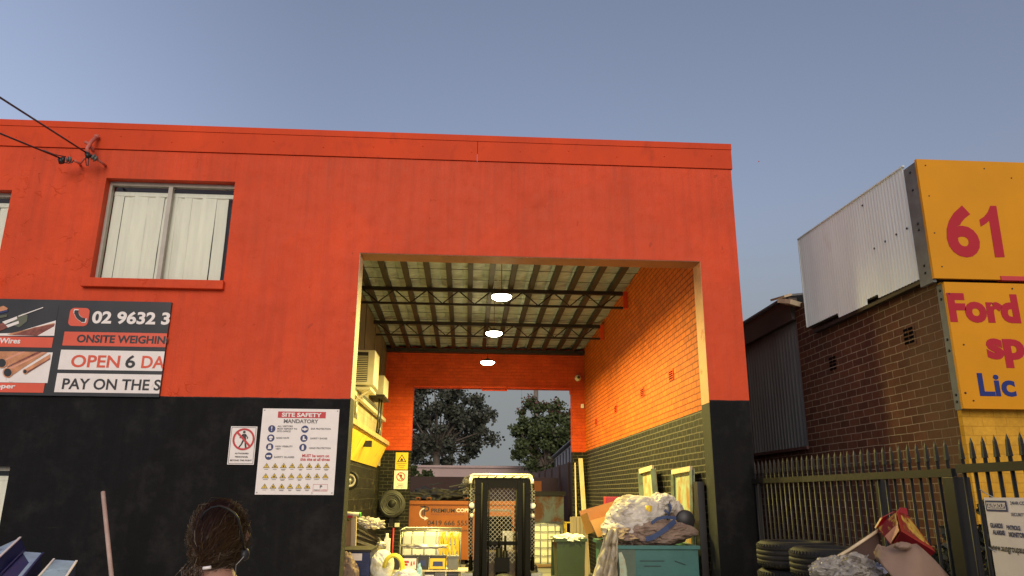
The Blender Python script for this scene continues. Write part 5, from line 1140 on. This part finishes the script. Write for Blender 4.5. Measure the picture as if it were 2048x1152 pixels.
for k in range(4): b.box((p.x+.082*k,16.5,.02),(p.x+.082*k+.072,16.54,p.z))
b.box((p.x,16.54,.02),(p.x+.32,16.9,p.z-.02)); b.build('slats', mat('grey timber', (.30,.24,.17), .8, 0, .25, 5, .2, 20, stretch=(1,1,.2)), tc)
p, q = at(1132,1045,18.7), at(1146,1075,18.7); b = MB(); 
for (a, c) in (((p.x,p.z),(q.x,p.z)),((p.x,p.z),(p.x,.02)),((q.x,p.z),(q.x,.02)),((p.x,.6),(q.x,.6))): b.bar((a[0],18.7,a[1]),(c[0],18.7,c[1]),.03,.03)
b.bar((p.x,18.7,p.z),(p.x,19,p.z),.03,.03).bar((q.x,18.7,p.z),(q.x,19,p.z),.03,.03).bar((p.x,19,p.z),(p.x,19,.02),.03,.03).bar((q.x,19,p.z),(q.x,19,.02),.03,.03); tag(b.build('steel_stand', M['yellow_steel']), 'small orange yellow stand just beyond the rear doorway', 'stand')

# caged tanks
def caged_tank(label, xa, xb, ya, yb, z0, z1, nx, nz, bag=False):
    t = thing('caged_tank', label, 'tank', ((xa+xb)/2, ya, 0))
    b = MB(); 
    for k in range(3): b.box((xa,ya+.03+(yb-ya-.13)*k/2,.02),(xb,ya+.11+(yb-ya-.13)*k/2,z0-.04))
    b.box((xa,ya,z0-.038),(xb,yb,z0-.012)); b.build('pallet', M['timber'], t)
    b = MB(); b.box((xa+.03,ya+.03,z0-.01),(xb-.03,yb-.03,z1-.04)); b.bevel(.06,3); b.build('tank', M['tank_plastic'], t, True)
    b = MB(); r = .011
    for i in range(nx+1):
        x = xa+(xb-xa)*i/nx
        for y in (ya, yb): b.tube([(x,y,z0),(x,y,z1)], r, 6)
    for j in range(nz+1):
        z = z0+(z1-z0)*j/nz; rr = .02 if j == nz else r
        b.tube([(xa,ya,z),(xb,ya,z),(xb,yb,z),(xa,yb,z),(xa,ya,z)], rr, 6)
    for y in (ya+(yb-ya)*.33, ya+(yb-ya)*.66):
        for x in (xa, xb): b.tube([(x,y,z0),(x,y,z1)], r, 6)
    b.build('cage', M['galv'], t); return t
p, q = at(802,1055,13.6), at(922,1055,13.6)
ct = caged_tank('wide white tank in a grey wire cage behind the row of batteries', p.x, q.x, 13.6, 14.6, .16, 1.08, 5, 4)
b = MB(); rnd = random.Random(9)
for k in range(16):
    x = q.x-.36+.022*k; pts = [(x+.02*math.sin(k), 13.57-.01*(k%3), 1.06)]+[(x+rnd.uniform(-.02,.02), 13.565-.01*(k%4), 1.06-.09*j) for j in range(1,7)]; b.tube(pts, .011, 5)
tag(b.build('yellow_straps', M['yellow_print']), 'bunch of yellow straps hung over the right end of the wide cage', 'straps')
p, q = at(1066,1045,18.75), at(1124,1045,18.75)
caged_tank('narrow white tank in a wire cage just beyond the rear doorway', p.x, q.x, 18.75, 19.6, .10, 1.02, 4, 5)

# ------------------------------------------------------------------ forklift
fk = thing('forklift', 'forklift facing the street with a tall black mast and pale overhead guard', 'forklift', (at(1005,1050,12.6).x, 12.6, 0)); fx_, fy = fk.location.x, 12.6
P_ = lambda x, y, z: (fx_+x, fy+y, z)
def fbox(b, a, c, m=0): b.box(P_(*a), P_(*c), m)
for s in (-1, 1):
    b = MB(); fbox(b, (s*.40-.055,-.03,.12), (s*.40+.055,.10,1.93)); fbox(b, (s*.40-.07,-.04,1.70),(s*.40+.07,-.031,1.74)); b.build('mast_channel', M['fork_black'], fk)
    b = MB(); fbox(b, (s*.29-.045,.0,.16), (s*.29+.045,.09,1.90)); b.build('inner_mast', M['fork_black'], fk)
    b = MB(); b.tube([P_(s*.345,-.05,.3),P_(s*.345,-.05,1.88)], .022, 10); b.tube([P_(s*.225,.02,.3),P_(s*.225,.02,1.8)], .012, 8); b.build('hydraulic_hose', M['fork_black'], fk)
for (a_, c_) in (((-.455,.101,1.84),(.455,.14,1.93)), ((-.24,.01,1.80),(.24,.08,1.88)), ((-.455,.101,.9),(.455,.14,.96))):
    b = MB(); fbox(b, a_, c_); b.build('mast_crossbar', M['fork_black'], fk)
b = MB(); b.tube([P_(-.05,.05,.2),P_(-.05,.05,.86)], .05, 12).tube([P_(.05,.05,.2),P_(.05,.05,.82)], .04, 12).tube([P_(-.05,.05,.86),P_(-.05,.05,1.02)], .016, 8).tube([P_(.05,.05,.82),P_(.05,.05,1.05)], .02, 8); fbox(b,(-.12,-.01,.5),(.12,.10,.72)); b.build('lift_cylinder', M['fork_black'], fk)
def lattice(x0, x1, z0, z1, y, st, name):
    b = MB(); W, H = x1-x0, z1-z0; k = -H
    while k < W:
        for s in (1, -1):
            pa = max(0, k), max(0, -k); ln = min(W-pa[0], H-pa[1])
            if ln > .02:
                xa, za, xb_, zb_ = pa[0], pa[1], pa[0]+ln, pa[1]+ln
                if s < 0: za, zb_ = H-za, H-zb_
                b.bar(P_(x0+xa,y+(.004 if s < 0 else 0),z0+za), P_(x0+xb_,y+(.004 if s < 0 else 0),z0+zb_), .012, .006)
        k += st
    b.build(name, M['mesh_metal'], fk)
lattice(-.245, .245, .62, 1.80, .16, .072, 'mesh_guard'); lattice(-.55,-.46,.5,1.80,.18,.06,'mesh_guard'); lattice(.46,.55,.5,1.80,.18,.06,'mesh_guard')
for s in (-1, 1):
    b = MB(); b.tube([P_(s*.50,.16,.5),P_(s*.52,.30,1.2),P_(s*.53,.48,1.86)], .034, 10); b.build('guard_post', M['fork_black'], fk)
    b = MB(); b.tube([P_(s*.53,.48,1.87),P_(s*.53,.50,1.93),P_(s*.50,.56,2.0)], .030, 10); b.build('guard_corner', M['fork_cream'], fk)
    b = MB(); b.tube([P_(s*.50,1.75,.9),P_(s*.50,1.7,1.9),P_(s*.49,1.6,1.99)], .034, 10); b.build('guard_post', M['fork_black'], fk)
b = MB(); b.tube([P_(-.50,1.62,2.0),P_(-.53,.62,2.0),P_(-.48,.50,2.02),P_(.48,.50,2.02),P_(.53,.62,2.0),P_(.50,1.62,2.0),P_(-.50,1.62,2.0)], .021, 10)
for k in range(6): b.tube([P_(-.38+.152*k,.52,2.0),P_(-.38+.152*k,1.6,2.0)], .012, 6)
b.build('overhead_guard', M['fork_cream'], fk); b = MB(); fbox(b,(-.46,.56,1.90),(.46,.60,1.97)); fbox(b,(-.46,.601,1.955),(.46,1.58,1.975)); b.build('roof_panel', M['fork_black'], fk)
for s in (-1, 1):
    b = MB(); c = P_(s*.50,.12,1.52); b.lathe([(.0,-.05),(.045,-.05),(.055,-.03),(.05,.03),(.0,.05)], c, 18, 0, 'y'); hl = b.build('headlight', M['bag_bright'], fk); b = MB(); b.lathe([(.056,-.055),(.062,-.05),(.062,.0),(.056,.01)], c, 18, 0, 'y', True); b.build('bezel', M['fork_black'], hl)
    b = MB(); b.lathe([(.0,-.03),(.035,-.03),(.035,.02),(.0,.03)], P_(s*.50,.12,1.36), 14, 0, 'y'); b.build('indicator', M['brass'], fk)
    b = MB(); fbox(b,(s*.56-.09,.0,.44),(s*.56+.09,.62,.48)); b.build('mudguard', M['galv'], fk)
    for (y, r) in ((.35,.30),(1.55,.24)):
        b = MB(); b.lathe([(.14,-.09),(r-.03,-.09),(r,-.06),(r,.06),(r-.03,.09),(.14,.09)], P_(s*.50,y,r), 28, 0, 'x', True); wl = b.build('wheel', M['rubber'], fk); b = MB(); b.lathe([(.0,-.08),(.135,-.07),(.135,.07),(.0,.08)], P_(s*.50,y,r), 20, 0, 'x'); b.build('rim', M['fork_cream'], wl)
b = MB(); fbox(b,(-.40,.25,.25),(.40,.52,.80)); fbox(b,(-.40,.52,.25),(.40,1.9,.62)); fbox(b,(-.42,1.35,.62),(.42,1.98,1.02)); b.bevel(.03); b.build('body', M['fork_orange'], fk)
b = MB(); fbox(b,(-.24,.95,.64),(.24,1.35,.78)); fbox(b,(-.24,1.25,.78),(.24,1.36,1.32)); b.bevel(.05,3); b.build('seat', M['fork_black'], fk)
b = MB(); b.tube([P_(.10+.15*math.cos(k*.4),.62+.06*math.sin(k*.4),1.08+.13*math.sin(k*.4)) for k in range(17)], .012, 6); b.tube([P_(.10,.55,.8),P_(.10,.62,1.08)], .02, 8); b.build('steering_wheel', M['fork_black'], fk)
b = MB(); b.tube([P_(-.22,1.3,1.35),P_(-.2,1.26,1.42),P_(.2,1.26,1.42),P_(.22,1.3,1.35)], .02, 8); b.build('seat_rail', M['fork_cream'], fk); b = MB(); fbox(b,(.03,.50,.80),(.20,.56,1.10)); b.build('dash_panel', M['fork_cream'], fk)
b = MB(); fbox(b,(-.46,-.09,.30),(.46,-.05,.38)); fbox(b,(-.46,-.09,.10),(.46,-.05,.18)); b.build('fork_carriage', M['fork_black'], fk)
for s in (-1, 1): b = MB(); b.prism([P_(s*.26-.05,-.095,.45),P_(s*.26-.05,-.13,.45),P_(s*.26-.05,-.13,.10),P_(s*.26-.05,-1.1,.06),P_(s*.26-.05,-1.1,.045),P_(s*.26-.05,-.095,.045)], (.1,0,0)); b.build('fork', M['fork_black'], fk)
p = at(1012,1172,11.0); dr = thing('steel_drum', 'dark round steel drum lying in front of the forklift', 'drum', (p.x, 11.0, 0)); b = MB()
b.lathe([(.0,.012),(.24,.012),(.265,.0),(.285,.005),(.29,.03),(.285,.06),(.285,.3),(.29,.32),(.29,.36),(.285,.4),(.285,.70),(.27,.72),(0,.71)], (p.x,10.9,.29), 36, 0, 'y'); b.build('drum_body', M['black_metal'], dr)

# ------------------------------------------------------------------ left side of the bay: boxes, batteries, offcuts
b = MB()
for k in range(3):
    t = thing('pallet', 'timber pallet, %s of the three stacked under the batteries' % ['bottom','middle','top'][k], 'pallet', (-.55, 11.4, .135*k), 'pallets under the batteries'); b = MB()
    for j in range(5): b.box((-1.15,11.32+.2*j,.135*k+.105),(.02,11.44+.2*j,.135*k+.13))
    for x in (-1.15,-.6,-.06): b.box((x,11.32,.135*k),(x+.08,12.24,.135*k+.104))
    b.build('boards', M['timber'], t)
def battery(label, u0, u1, v0, v1, Y, dz, lab=None, case='battery'):
    p, q = at(u0,1120,Y), at(u1,1120,Y); z0, z1 = dz
    t = thing('car_battery', label, 'battery', ((p.x+q.x)/2, Y, z0), 'car batteries stacked on pallets')
    b = MB(); b.box((p.x,Y,z0),(q.x,Y+.17,z1-.035)); b.bevel(.008); b.build('case', M[case], t)
    b = MB(); b.box((p.x-.004,Y-.004,z1-.034),(q.x+.004,Y+.174,z1-.012)); b.build('lid', M['battery_grey' if case == 'battery_grey' else 'black_plastic'], t)
    for x in (p.x+.03, q.x-.03): b = MB(); b.lathe([(.011,z1-.012),(.010,z1+.006),(0,z1+.006)], (x,Y+.05,0), 10); b.build('terminal', M['scrap_alu'], t)
    if lab:
        m0, m1, rows = lab; b = MB(); X0, X1, Za, Zb = p.x+.008, q.x-.008, z0+.012, z1-.045; b.poly([(X0,Y-.003,Za),(X1,Y-.003,Za),(X1,Y-.003,Zb),(X0,Y-.003,Zb)])
        for (a, c, e, f_) in rows: b.poly([(X0+(X1-X0)*a,Y-.005,Za+(Zb-Za)*e),(X0+(X1-X0)*c,Y-.005,Za+(Zb-Za)*e),(X0+(X1-X0)*(c-.03),Y-.005,Za+(Zb-Za)*f_),(X0+(X1-X0)*(a+.03),Y-.005,Za+(Zb-Za)*f_)], 1)
        b.build('label', [M[m0], M[m1]], t)
T1, T2 = (.645,.845), (.42,.62)
b = MB(); b.box((-1.2,11.36,.622),(.06,11.75,.642)); tag(b.build('timber_board', M['timber_pale']), 'flat timber board between the two rows of batteries', 'board')
bt = [('plain black battery at the left end of the upper row',782,798,T1,None,'battery'),('black battery with a white and red label in the upper row',803,834,T1,('white_print','red_print',[(.1,.5,.55,.75),(.1,.42,.3,.48),(.6,.72,.3,.7),(.78,.9,.4,.7)]),'battery'),
 ('black battery with a small blue and white label in the upper row',836,857,T1,('black_print','blue_print',[(.1,.8,.3,.8)]),'battery'),('battery with a bright yellow label with a blue block in the upper row',859,892,T1,('yellow_print','blue_print',[(.18,.85,.25,.7)]),'battery'),
 ('grey battery at the right end of the upper row',895,917,T1,None,'battery_grey'),('plain black battery at the left end of the lower row',800,826,T2,None,'battery'),('black battery with a white and red label in the lower row',850,870,T2,('white_print','red_print',[(.1,.9,.4,.8)]),'battery'),
 ('grey battery in the middle of the lower row',872,890,T2,None,'battery_grey'),('plain black battery at the right end of the lower row',894,918,T2,None,'battery')]
for lab, u0, u1, tr_, lb, cs in bt: battery(lab, u0, u1, 0, 0, 11.4, tr_, lb, cs)
b = MB(); b.blob(at(838,1150,11.2), (.035,.03,.14), 61, .4, 2.5, 4, crease=.8, crumple=1.3); tag(b.build('blue_bag', mat('pale blue plastic', (.35,.58,.72), .4, 0, .2, 6, .3, 14)), 'small pale blue plastic bag in front of the lower row of batteries', 'bag')
b = MB(); b.blob(at(848,1093,11.5), (.30,.08,.03), 62, .7, 3, 4, crease=1.2); tag(b.build('crumpled_foil', M['scrap_alu']), 'crumpled grey foil strip lying on the upper batteries', 'foil')
# blue ribbed crate
bc = thing('blue_crate', 'dark blue ribbed plastic crate with a white label at the left doorway edge', 'crate', (-1.35, 9.8, 0)); p, q = at(706,1104,9.8), at(741,1104,9.8)
b = MB(); b.box((p.x-.35,9.8,0),(q.x,10.5,p.z)); b.bevel(.012); b.build('body', M['blue_steel'], bc)
b = MB()
for k in range(4): b.box((p.x+.01,9.788,p.z-.12-.05*k),(q.x-.04,9.798,p.z-.105-.05*k))
b.build('rib', M['blue_steel'], bc)
b = MB(); prect(b, 703,1107,724,1121, 9.785); b.build('label', M['white_print'], bc); 
b = MB(); b.box((p.x-.37,9.78,p.z+.002),(q.x+.012,10.52,p.z+.028)); b.build('lid', M['steel_dark'], bc)
b = MB(); b.blob(at(690,1150,9.6), (.15,.12,.24), 71, .25, 2, 4, crumple=1.3); tag(b.build('dark_sack', M['bag_brown']), 'dark sack in front of the blue crate at the doorway edge', 'sack')
b = MB(); b.blob(at(764,1132,9.9), (.135,.18,.19), 72, .25, 1.2, 5, crease=.5, crumple=.5); b.blob((at(765,1140,9.8).x,9.85,.3), (.18,.2,.3), 75, .15, 1.5, 4, crumple=1.3); tag(b.build('white_sack', M['bag_bright']), 'bright white sack beside the blue crate', 'sack')
b = MB(); b.blob(at(812,1166,9.7), (.17,.2,.15), 74, .25, 1.3, 5, crease=.6, crumple=1.3); b.blob((at(812,1160,9.7).x,9.75,.28), (.18,.2,.3), 76, .15, 1.5, 4, crumple=1.3); tag(b.build('white_sack', M['bag_bright']), 'bright white sack below the yellow hose, right of the taller sack', 'sack')
b = MB(); c = at(788,1134,9.75); 
for k in range(3): b.tube([(c.x+(.10+.012*k)*math.cos(a*.35), 9.62+.03*k+.04*math.sin(a*.35), c.z+(.13+.01*k)*math.sin(a*.35)) for a in range(-6,10)], .016, 8)
tag(b.build('yellow_hose', M['yellow_hose']), 'loops of yellow hose between the two white sacks', 'hose')
# timber boards and aluminium offcuts behind the crate
ck = thing('timber_crate', 'plain timber crate carrying the metal offcuts by the left wall', 'crate', (-1.6, 11.6, 0)); b = MB(); b.box((-1.98,10.6,.02),(-1.18,12.6,.72)); b.build('body', M['timber'], ck)
b = MB(); b.box((-1.99,10.58,.722),(-1.17,12.62,.76)); b.build('edge', M['timber_pale'], ck)
slab('plywood_sheet', [(685,1042,10.56),(705,1042,10.56),(700,1200,10.54),(680,1200,10.54)], (0,.02,0), M['timber'], 'brown plywood sheet standing behind the blue crate', 'plywood')
slab('timber_post', [(703,1028,10.5),(713,1028,10.5),(708,1195,10.5),(698,1195,10.5)], (0,.05,0), M['timber_pale'], 'cream timber post standing beside the brown plywood', 'post')
b = MB(); p, q = at(680,1027,10.45), at(719,1029,10.45); b.tube([p,q], .028, 14); tag(b.build('cream_tube', M['brass']), 'cream tube with a green end lying across the timber post', 'tube'); o = bpy.context.scene.objects['cream_tube']; b = MB(); b.tube([q,q+(q-p).normalized()*.02], .03, 14); b.build('end_cap', mat('green cap', (.08,.5,.05), .5), o)
slab('red_strip', [(686,1031,10.42),(705,1031,10.42),(705,1036,10.42),(686,1036,10.42)], (0,.02,0), M['red_print'], 'short red strip under the cream tube', 'strip')
rnd = random.Random(14)
for k in range(9):
    v0, v1 = 1050+6.5*k+rnd.uniform(-1,1), 1078+4.0*k+rnd.uniform(-2,2); p, q = at(712,v0,11.0+.06*k), at(752+rnd.uniform(-6,10)+2.5*k,v1,11.3+.05*k); d = (q-p).normalized(); p = p-d*.25
    b = MB(); wdt = rnd.uniform(.035,.06); b.bar(p, q, wdt, .02); b.bar(p+Vector((0,-wdt/2,.02)), q+Vector((0,-wdt/2,.02)), .005, .03); o = b.build('metal_profile', M['scrap_alu' if k % 2 == 1 else 'scrap_dark']); tag(o, 'long metal offcut in the sloping bundle behind the blue crate', 'metal offcut', 'metal offcuts in the sloping bundle')
b = MB(); b.blob(at(745,1048,11.2), (.14,.08,.06), 81, .7, 3, 4, crease=1.3, crumple=1.3); b.blob(at(727,1043,11.2), (.12,.06,.05), 84, .7, 3, 4, crease=1.3, crumple=1.3); tag(b.build('rag', M['bag_white']), 'pale twisted rag on top of the metal offcuts', 'rag')
b = MB(); b.blob(at(762,1092,11.15), (.07,.06,.06), 82, .5, 3, 4, crease=1.1); tag(b.build('scrap_fitting', M['scrap_alu']), 'lumpy aluminium fitting at the lower end of the offcuts', 'fitting')
b = MB(); b.box((at(768,1090,11.3).x,11.3,.74),(at(779,1090,11.3).x,11.42,at(770,1078,11.3).z)); b.lathe([(.035,0),(.02,.05),(.02,.08),(0,.08)], (at(773,1078,11.3).x,11.36,at(770,1079,11.3).z), 12); tag(b.build('white_bottle', M['white_print']), 'white plastic bottle beside the offcuts', 'bottle')

# ------------------------------------------------------------------ yard beyond the rear doorway
yk = thing('orange_skip', 'orange steel skip with black and white company lettering beyond the rear doorway', 'skip', (-.2, 19.6, 0)); YO = 19.6
b = MB(); b.box((-1.75,YO,.12),(1.25,YO+.04,1.5)).box((-1.75,YO+1.7,.12),(1.25,YO+1.74,1.5)).box((-1.75,YO+.041,.12),(-1.71,YO+1.69,1.5)).box((1.21,YO+.041,.12),(1.25,YO+1.69,1.5)).box((-1.70,YO+.05,.12),(1.2,YO+1.69,.16)); b.build('body', M['bin_orange'], yk)
b = MB(); b.box((-1.8,YO-.05,1.44),(1.3,YO-.002,1.53)).box((-1.8,YO+.0,1.502),(1.3,YO+.06,1.53)); b.build('rim', M['bin_orange'], yk)
for x in (-1.6,-.1,1.1): b = MB(); b.box((x,YO+.1,.0),(x+.12,YO+1.6,.118)); b.build('skid', M['steel_dark'], yk)
for (u) in (836,858,934): 
    p = at(u,1003,YO); b = MB(); b.tube([(p.x-.05,YO-.06,1.53),(p.x-.05,YO-.06,1.60),(p.x+.05,YO-.06,1.60),(p.x+.05,YO-.06,1.53)], .012, 6); b.build('lifting_lug', M['bin_orange'], yk)
Z5 = lambda u, v: (680+u*.2534, 860+v*.2534); yo = YO-.004
ptext(yk,'lettering','PREMIUM',*Z5(720,620),*Z5(906,652),yo,M['black_print'],.03); ptext(yk,'lettering','COPPER',*Z5(918,619),*Z5(1075,650),yo,M['white_print'],.04)
ptext(yk,'lettering','RECYCLING',*Z5(720,660),*Z5(978,672),yo,M['copper_dark'],.01); ptext(yk,'lettering','0419 666 555',*Z5(690,714),*Z5(1006,754),yo,M['black_print'],.01); ptext(yk,'lettering','com.au',*Z5(962,788),*Z5(1034,801),yo,M['black_print'],.01)
ptext(yk,'logo_lettering','T',*Z5(633,600),*Z5(675,672),yo,M['black_print'],.0); ptext(yk,'logo_lettering','P',*Z5(662,602),*Z5(704,676),yo,M['black_print'],.0)
b = MB(); c = at(*Z5(668,658),yo); r_ = .135
for k in range(16):
    t0_, t1_ = R(95+11*k), R(95+11*(k+1)); b.poly([(c.x+q_*math.cos(t), yo-.002, c.z+q_*math.sin(t)) for q_, t in ((r_,t0_),(r_,t1_),(r_-.032,t1_),(r_-.032,t0_))])
e = R(271); b.poly([(c.x+.0,yo-.002,c.z-r_-.035),(c.x+.10,yo-.002,c.z-r_+.018),(c.x+.0,yo-.002,c.z-r_+.07)]); b.build('logo_arrow', M['white_print'], yk)
b = MB(); b.blob((-.7,20.4,1.55), (.85,.55,.28), 91, .5, 3.5, 5, crease=1.3); tag(b.build('scrap_heap', M['scrap_dark']), 'dark heap of scrap rising out of the orange skip', 'scrap', kind='stuff')
rnd = random.Random(6)
b = MB()
for k in range(14): 
    x, z = rnd.uniform(-1.4,.1), rnd.uniform(1.6,2.0); a = rnd.uniform(-.3,.3); L = rnd.uniform(.3,.6); b.bar((x,20.0+rnd.uniform(0,.5),z),(x+L*math.cos(a),20.1,z+L*math.sin(a)),.05,.03)
tag(b.build('scrap_lengths', mat('grey scrap lengths', (.06,.06,.065), .5, .4, .4, 8)), 'grey metal lengths lying on the scrap in the orange skip', 'scrap metal', kind='stuff')
b = MB(); b.blob(at(940,978,20.3), (.2,.2,.32), 93, .45, 2.5, 5, crease=1.1, crumple=1.3); tag(b.build('white_sack', M['plastic_clear']), 'pale sack standing in the orange skip behind the forklift', 'sack')
# rusty tank and small red box
p, q = at(1066,987,21), at(1128,1045,21); rt = thing('rusty_cabinet', 'rusty grey blue steel cabinet with a dark lid in the rear yard', 'cabinet', ((p.x+q.x)/2, 21, 0)); b = MB(); b.box((p.x,21,.0),(q.x,21.8,p.z-.06)); b.build('body', M['rusty'], rt); b = MB(); b.box((p.x-.05,20.95,p.z-.058),(q.x+.05,21.85,p.z+.06)); b.build('lid', M['steel_dark'], rt)
p, q = at(1064,962,22.5), at(1083,979,22.5); b = MB(); b.box((p.x,22.5,0),(q.x,22.9,p.z)); tag(b.build('red_cabinet', M['bin_orange']), 'narrow orange red cabinet behind the rusty cabinet', 'cabinet')
# fences and walls of the yard
mf = thing('sheet_fence', 'dark maroon sheet fence across the back of the yard with pale 245 graffiti', 'fence', (0, 26, 0)); b = MB(); b.box((-9,26,0),(3.15,26.08,2.26)); b.build('sheets', M['maroon'], mf)
ptext(mf,'graffiti','245',*Z5(585,468),*Z5(732,562),25.99,M['grey_print'],-.01)
m2 = thing('sheet_fence', 'dark maroon sheet fence along the right side of the yard', 'fence', (3.25, 18.6, 0)); b = MB(); b.box((3.2,18.5,0),(3.3,34,2.66)); b.build('sheets', M['maroon'], m2)
for k in range(7): b = MB(); b.box((3.15,18.6+2.4*k,0),(3.199,18.7+2.4*k,2.68)); b.build('post', M['maroon'], m2)
pw = thing('boundary_wall', 'long pale pink rendered wall beyond the yard', 'wall', (0, 40, 0)); b = MB()
for k in range(12): b.box((-24+5.02*k,40,0),(-24+5.02*k+5.0,40.25,3.02))
b.build('wall_panels', M['pale_wall'], pw); b = MB(); b.box((-24,39.9,3.024),(36.2,40.35,3.14)); b.build('coping', M['pale_wall'], pw)
sh = thing('grey_shed', 'grey sheet clad shed beyond the right maroon fence', 'shed', (6, 30, 0)); b = MB(); b.faces([(4.2,24,0),(4.2,36,0),(4.2,36,3.35),(4.2,24,3.95),(9,24,0),(9,36,0),(9,36,3.35),(9,24,3.95)],[(0,1,2,3),(4,7,6,5),(0,3,7,4),(1,5,6,2)]); b.build('walls', M['grey_roof'], sh)
b = MB(); b.faces([(4.05,23.9,4.0),(9.2,23.9,4.0),(9.2,36.1,3.39),(4.05,36.1,3.39),(4.05,23.9,4.06),(9.2,23.9,4.06),(9.2,36.1,3.45),(4.05,36.1,3.45)],[(0,3,2,1),(4,5,6,7),(0,1,5,4),(1,2,6,5),(2,3,7,6),(3,0,4,7)]); b.build('roof', M['grey_sheet'], sh)
b = MB()
for k in range(12): b.box((4.17,24.5+k,0),(4.199,24.75+k,3.85-.05*k))
b.build('cladding_ribs', mat('dark gap', (.06,.06,.065)), sh)
p = at(1072,800,46); b = MB(); b.tube([(p.x,46,0),(p.x,46,14)], .14, 10); up = b.build('pole', M['bark']); up.name = 'utility_pole'; tag(up, 'tall grey timber utility pole behind the right tree', 'utility pole')
b = MB(); b.tube([(p.x-.9,46,13.2),(p.x-.9,46.0,0.05)], .015, 5); tag(b.build('stay_wire', M['galv']), 'thin stay wire left of the utility pole', 'wire')

# ------------------------------------------------------------------ trees
def tree(name, label, base, trunk_r, fork_z, crown, clumps, seed, leaf, lm, lm2=None, cat='tree'):
    rnd = random.Random(seed); base = Vector(base); t = thing(name, label, cat, base)
    b = MB(); top = Vector((base.x, base.y, fork_z)); b.tube([base, base.lerp(top,.5)+Vector((.1,0,0)), top], [trunk_r*1.2, trunk_r, trunk_r*.8], 10)
    pts = []
    c, r = Vector(crown[0]), Vector(crown[1])
    for k in range(clumps):
        while True:
            u = Vector((rnd.uniform(-1,1), rnd.uniform(-1,1), rnd.uniform(-1,1)))
            if .4 < u.length < 1: break
        q = c+Vector((u.x*r.x, u.y*r.y, u.z*r.z))
        if any((q-o).length < min(r)*.17 for o, _ in pts): continue
        pts.append((q, rnd.uniform(.5,1)))
    for q, s in pts[::2]:
        m1 = top.lerp(q,.45)+Vector((rnd.uniform(-.2,.2),rnd.uniform(-.2,.2),.15)); b.tube([top, m1, q], [trunk_r*.45, trunk_r*.25, trunk_r*.06], 6, 0, False)
    b.build('trunk', M['bark'], t)
    for (mm, part, frac) in ((lm, 'crown', 1),) + (((lm2, 'young_leaves', .1),) if lm2 else ()):
        b = MB()
        for q, s in pts:
            if part == 'young_leaves' and q.z < c.z+r.z*.45: continue
            R0 = min(r)*.25*s
            for _ in range(int(230*s*frac*(1 if part == 'crown' else 2))):
                g_ = Vector((rnd.gauss(0,1),rnd.gauss(0,1),rnd.gauss(0,.75)))*R0*.5; p = q+g_+(Vector((0,0,R0*.3)) if part != 'crown' else Vector())
                a = Vector((rnd.gauss(0,1),rnd.gauss(0,1),rnd.gauss(-.3,.8))).normalized(); n_ = a.cross(Vector((rnd.gauss(0,1),rnd.gauss(0,1),rnd.gauss(0,1)))).normalized(); L, W_ = leaf*rnd.uniform(.6,1.3), leaf*.36
                b.faces([p-a*L*.5, p+n_*W_, p+a*L*.5, p-n_*W_], [(0,1,2,3)])
        b.build(part, mm, t)
    return t
tree('gum_tree', 'tall dark gum tree left of the rear doorway view', (at(872,930,50).x,50,0), .28, 4.2, (at(868,850,50)-Vector((.3,0,0)), (4.5,2.6,3.0)), 135, 2, .25, M['leaf_dark'])
tree('broadleaf_tree', 'bushy green tree with reddish new leaves on the right, beyond the shed', (at(1093,930,38).x,38,0), .2, 2.9, (at(1098,872,38), (2.0,1.6,1.95)), 110, 5, .18, M['leaf_green'], M['leaf_red'])
tree('hedge_bush', 'dark leafy bush in front of the pale wall at the left', (at(838,950,31).x-.2,31,0), .08, 1.6, ((at(838,955,31).x-.3,31,2.3), (.9,.6,.45)), 60, 7, .12, M['leaf_green'], cat='bush')
tree('shrub', 'small leafy shrub at the foot of the brick building behind the fence', (3.95,5.5,0), .02, .5, ((3.92,5.55,1.0), (.33,.75,.75)), 90, 9, .07, M['leaf_dark'], cat='shrub')
for o in S.objects:
    if '_local' in o: del o['_local']
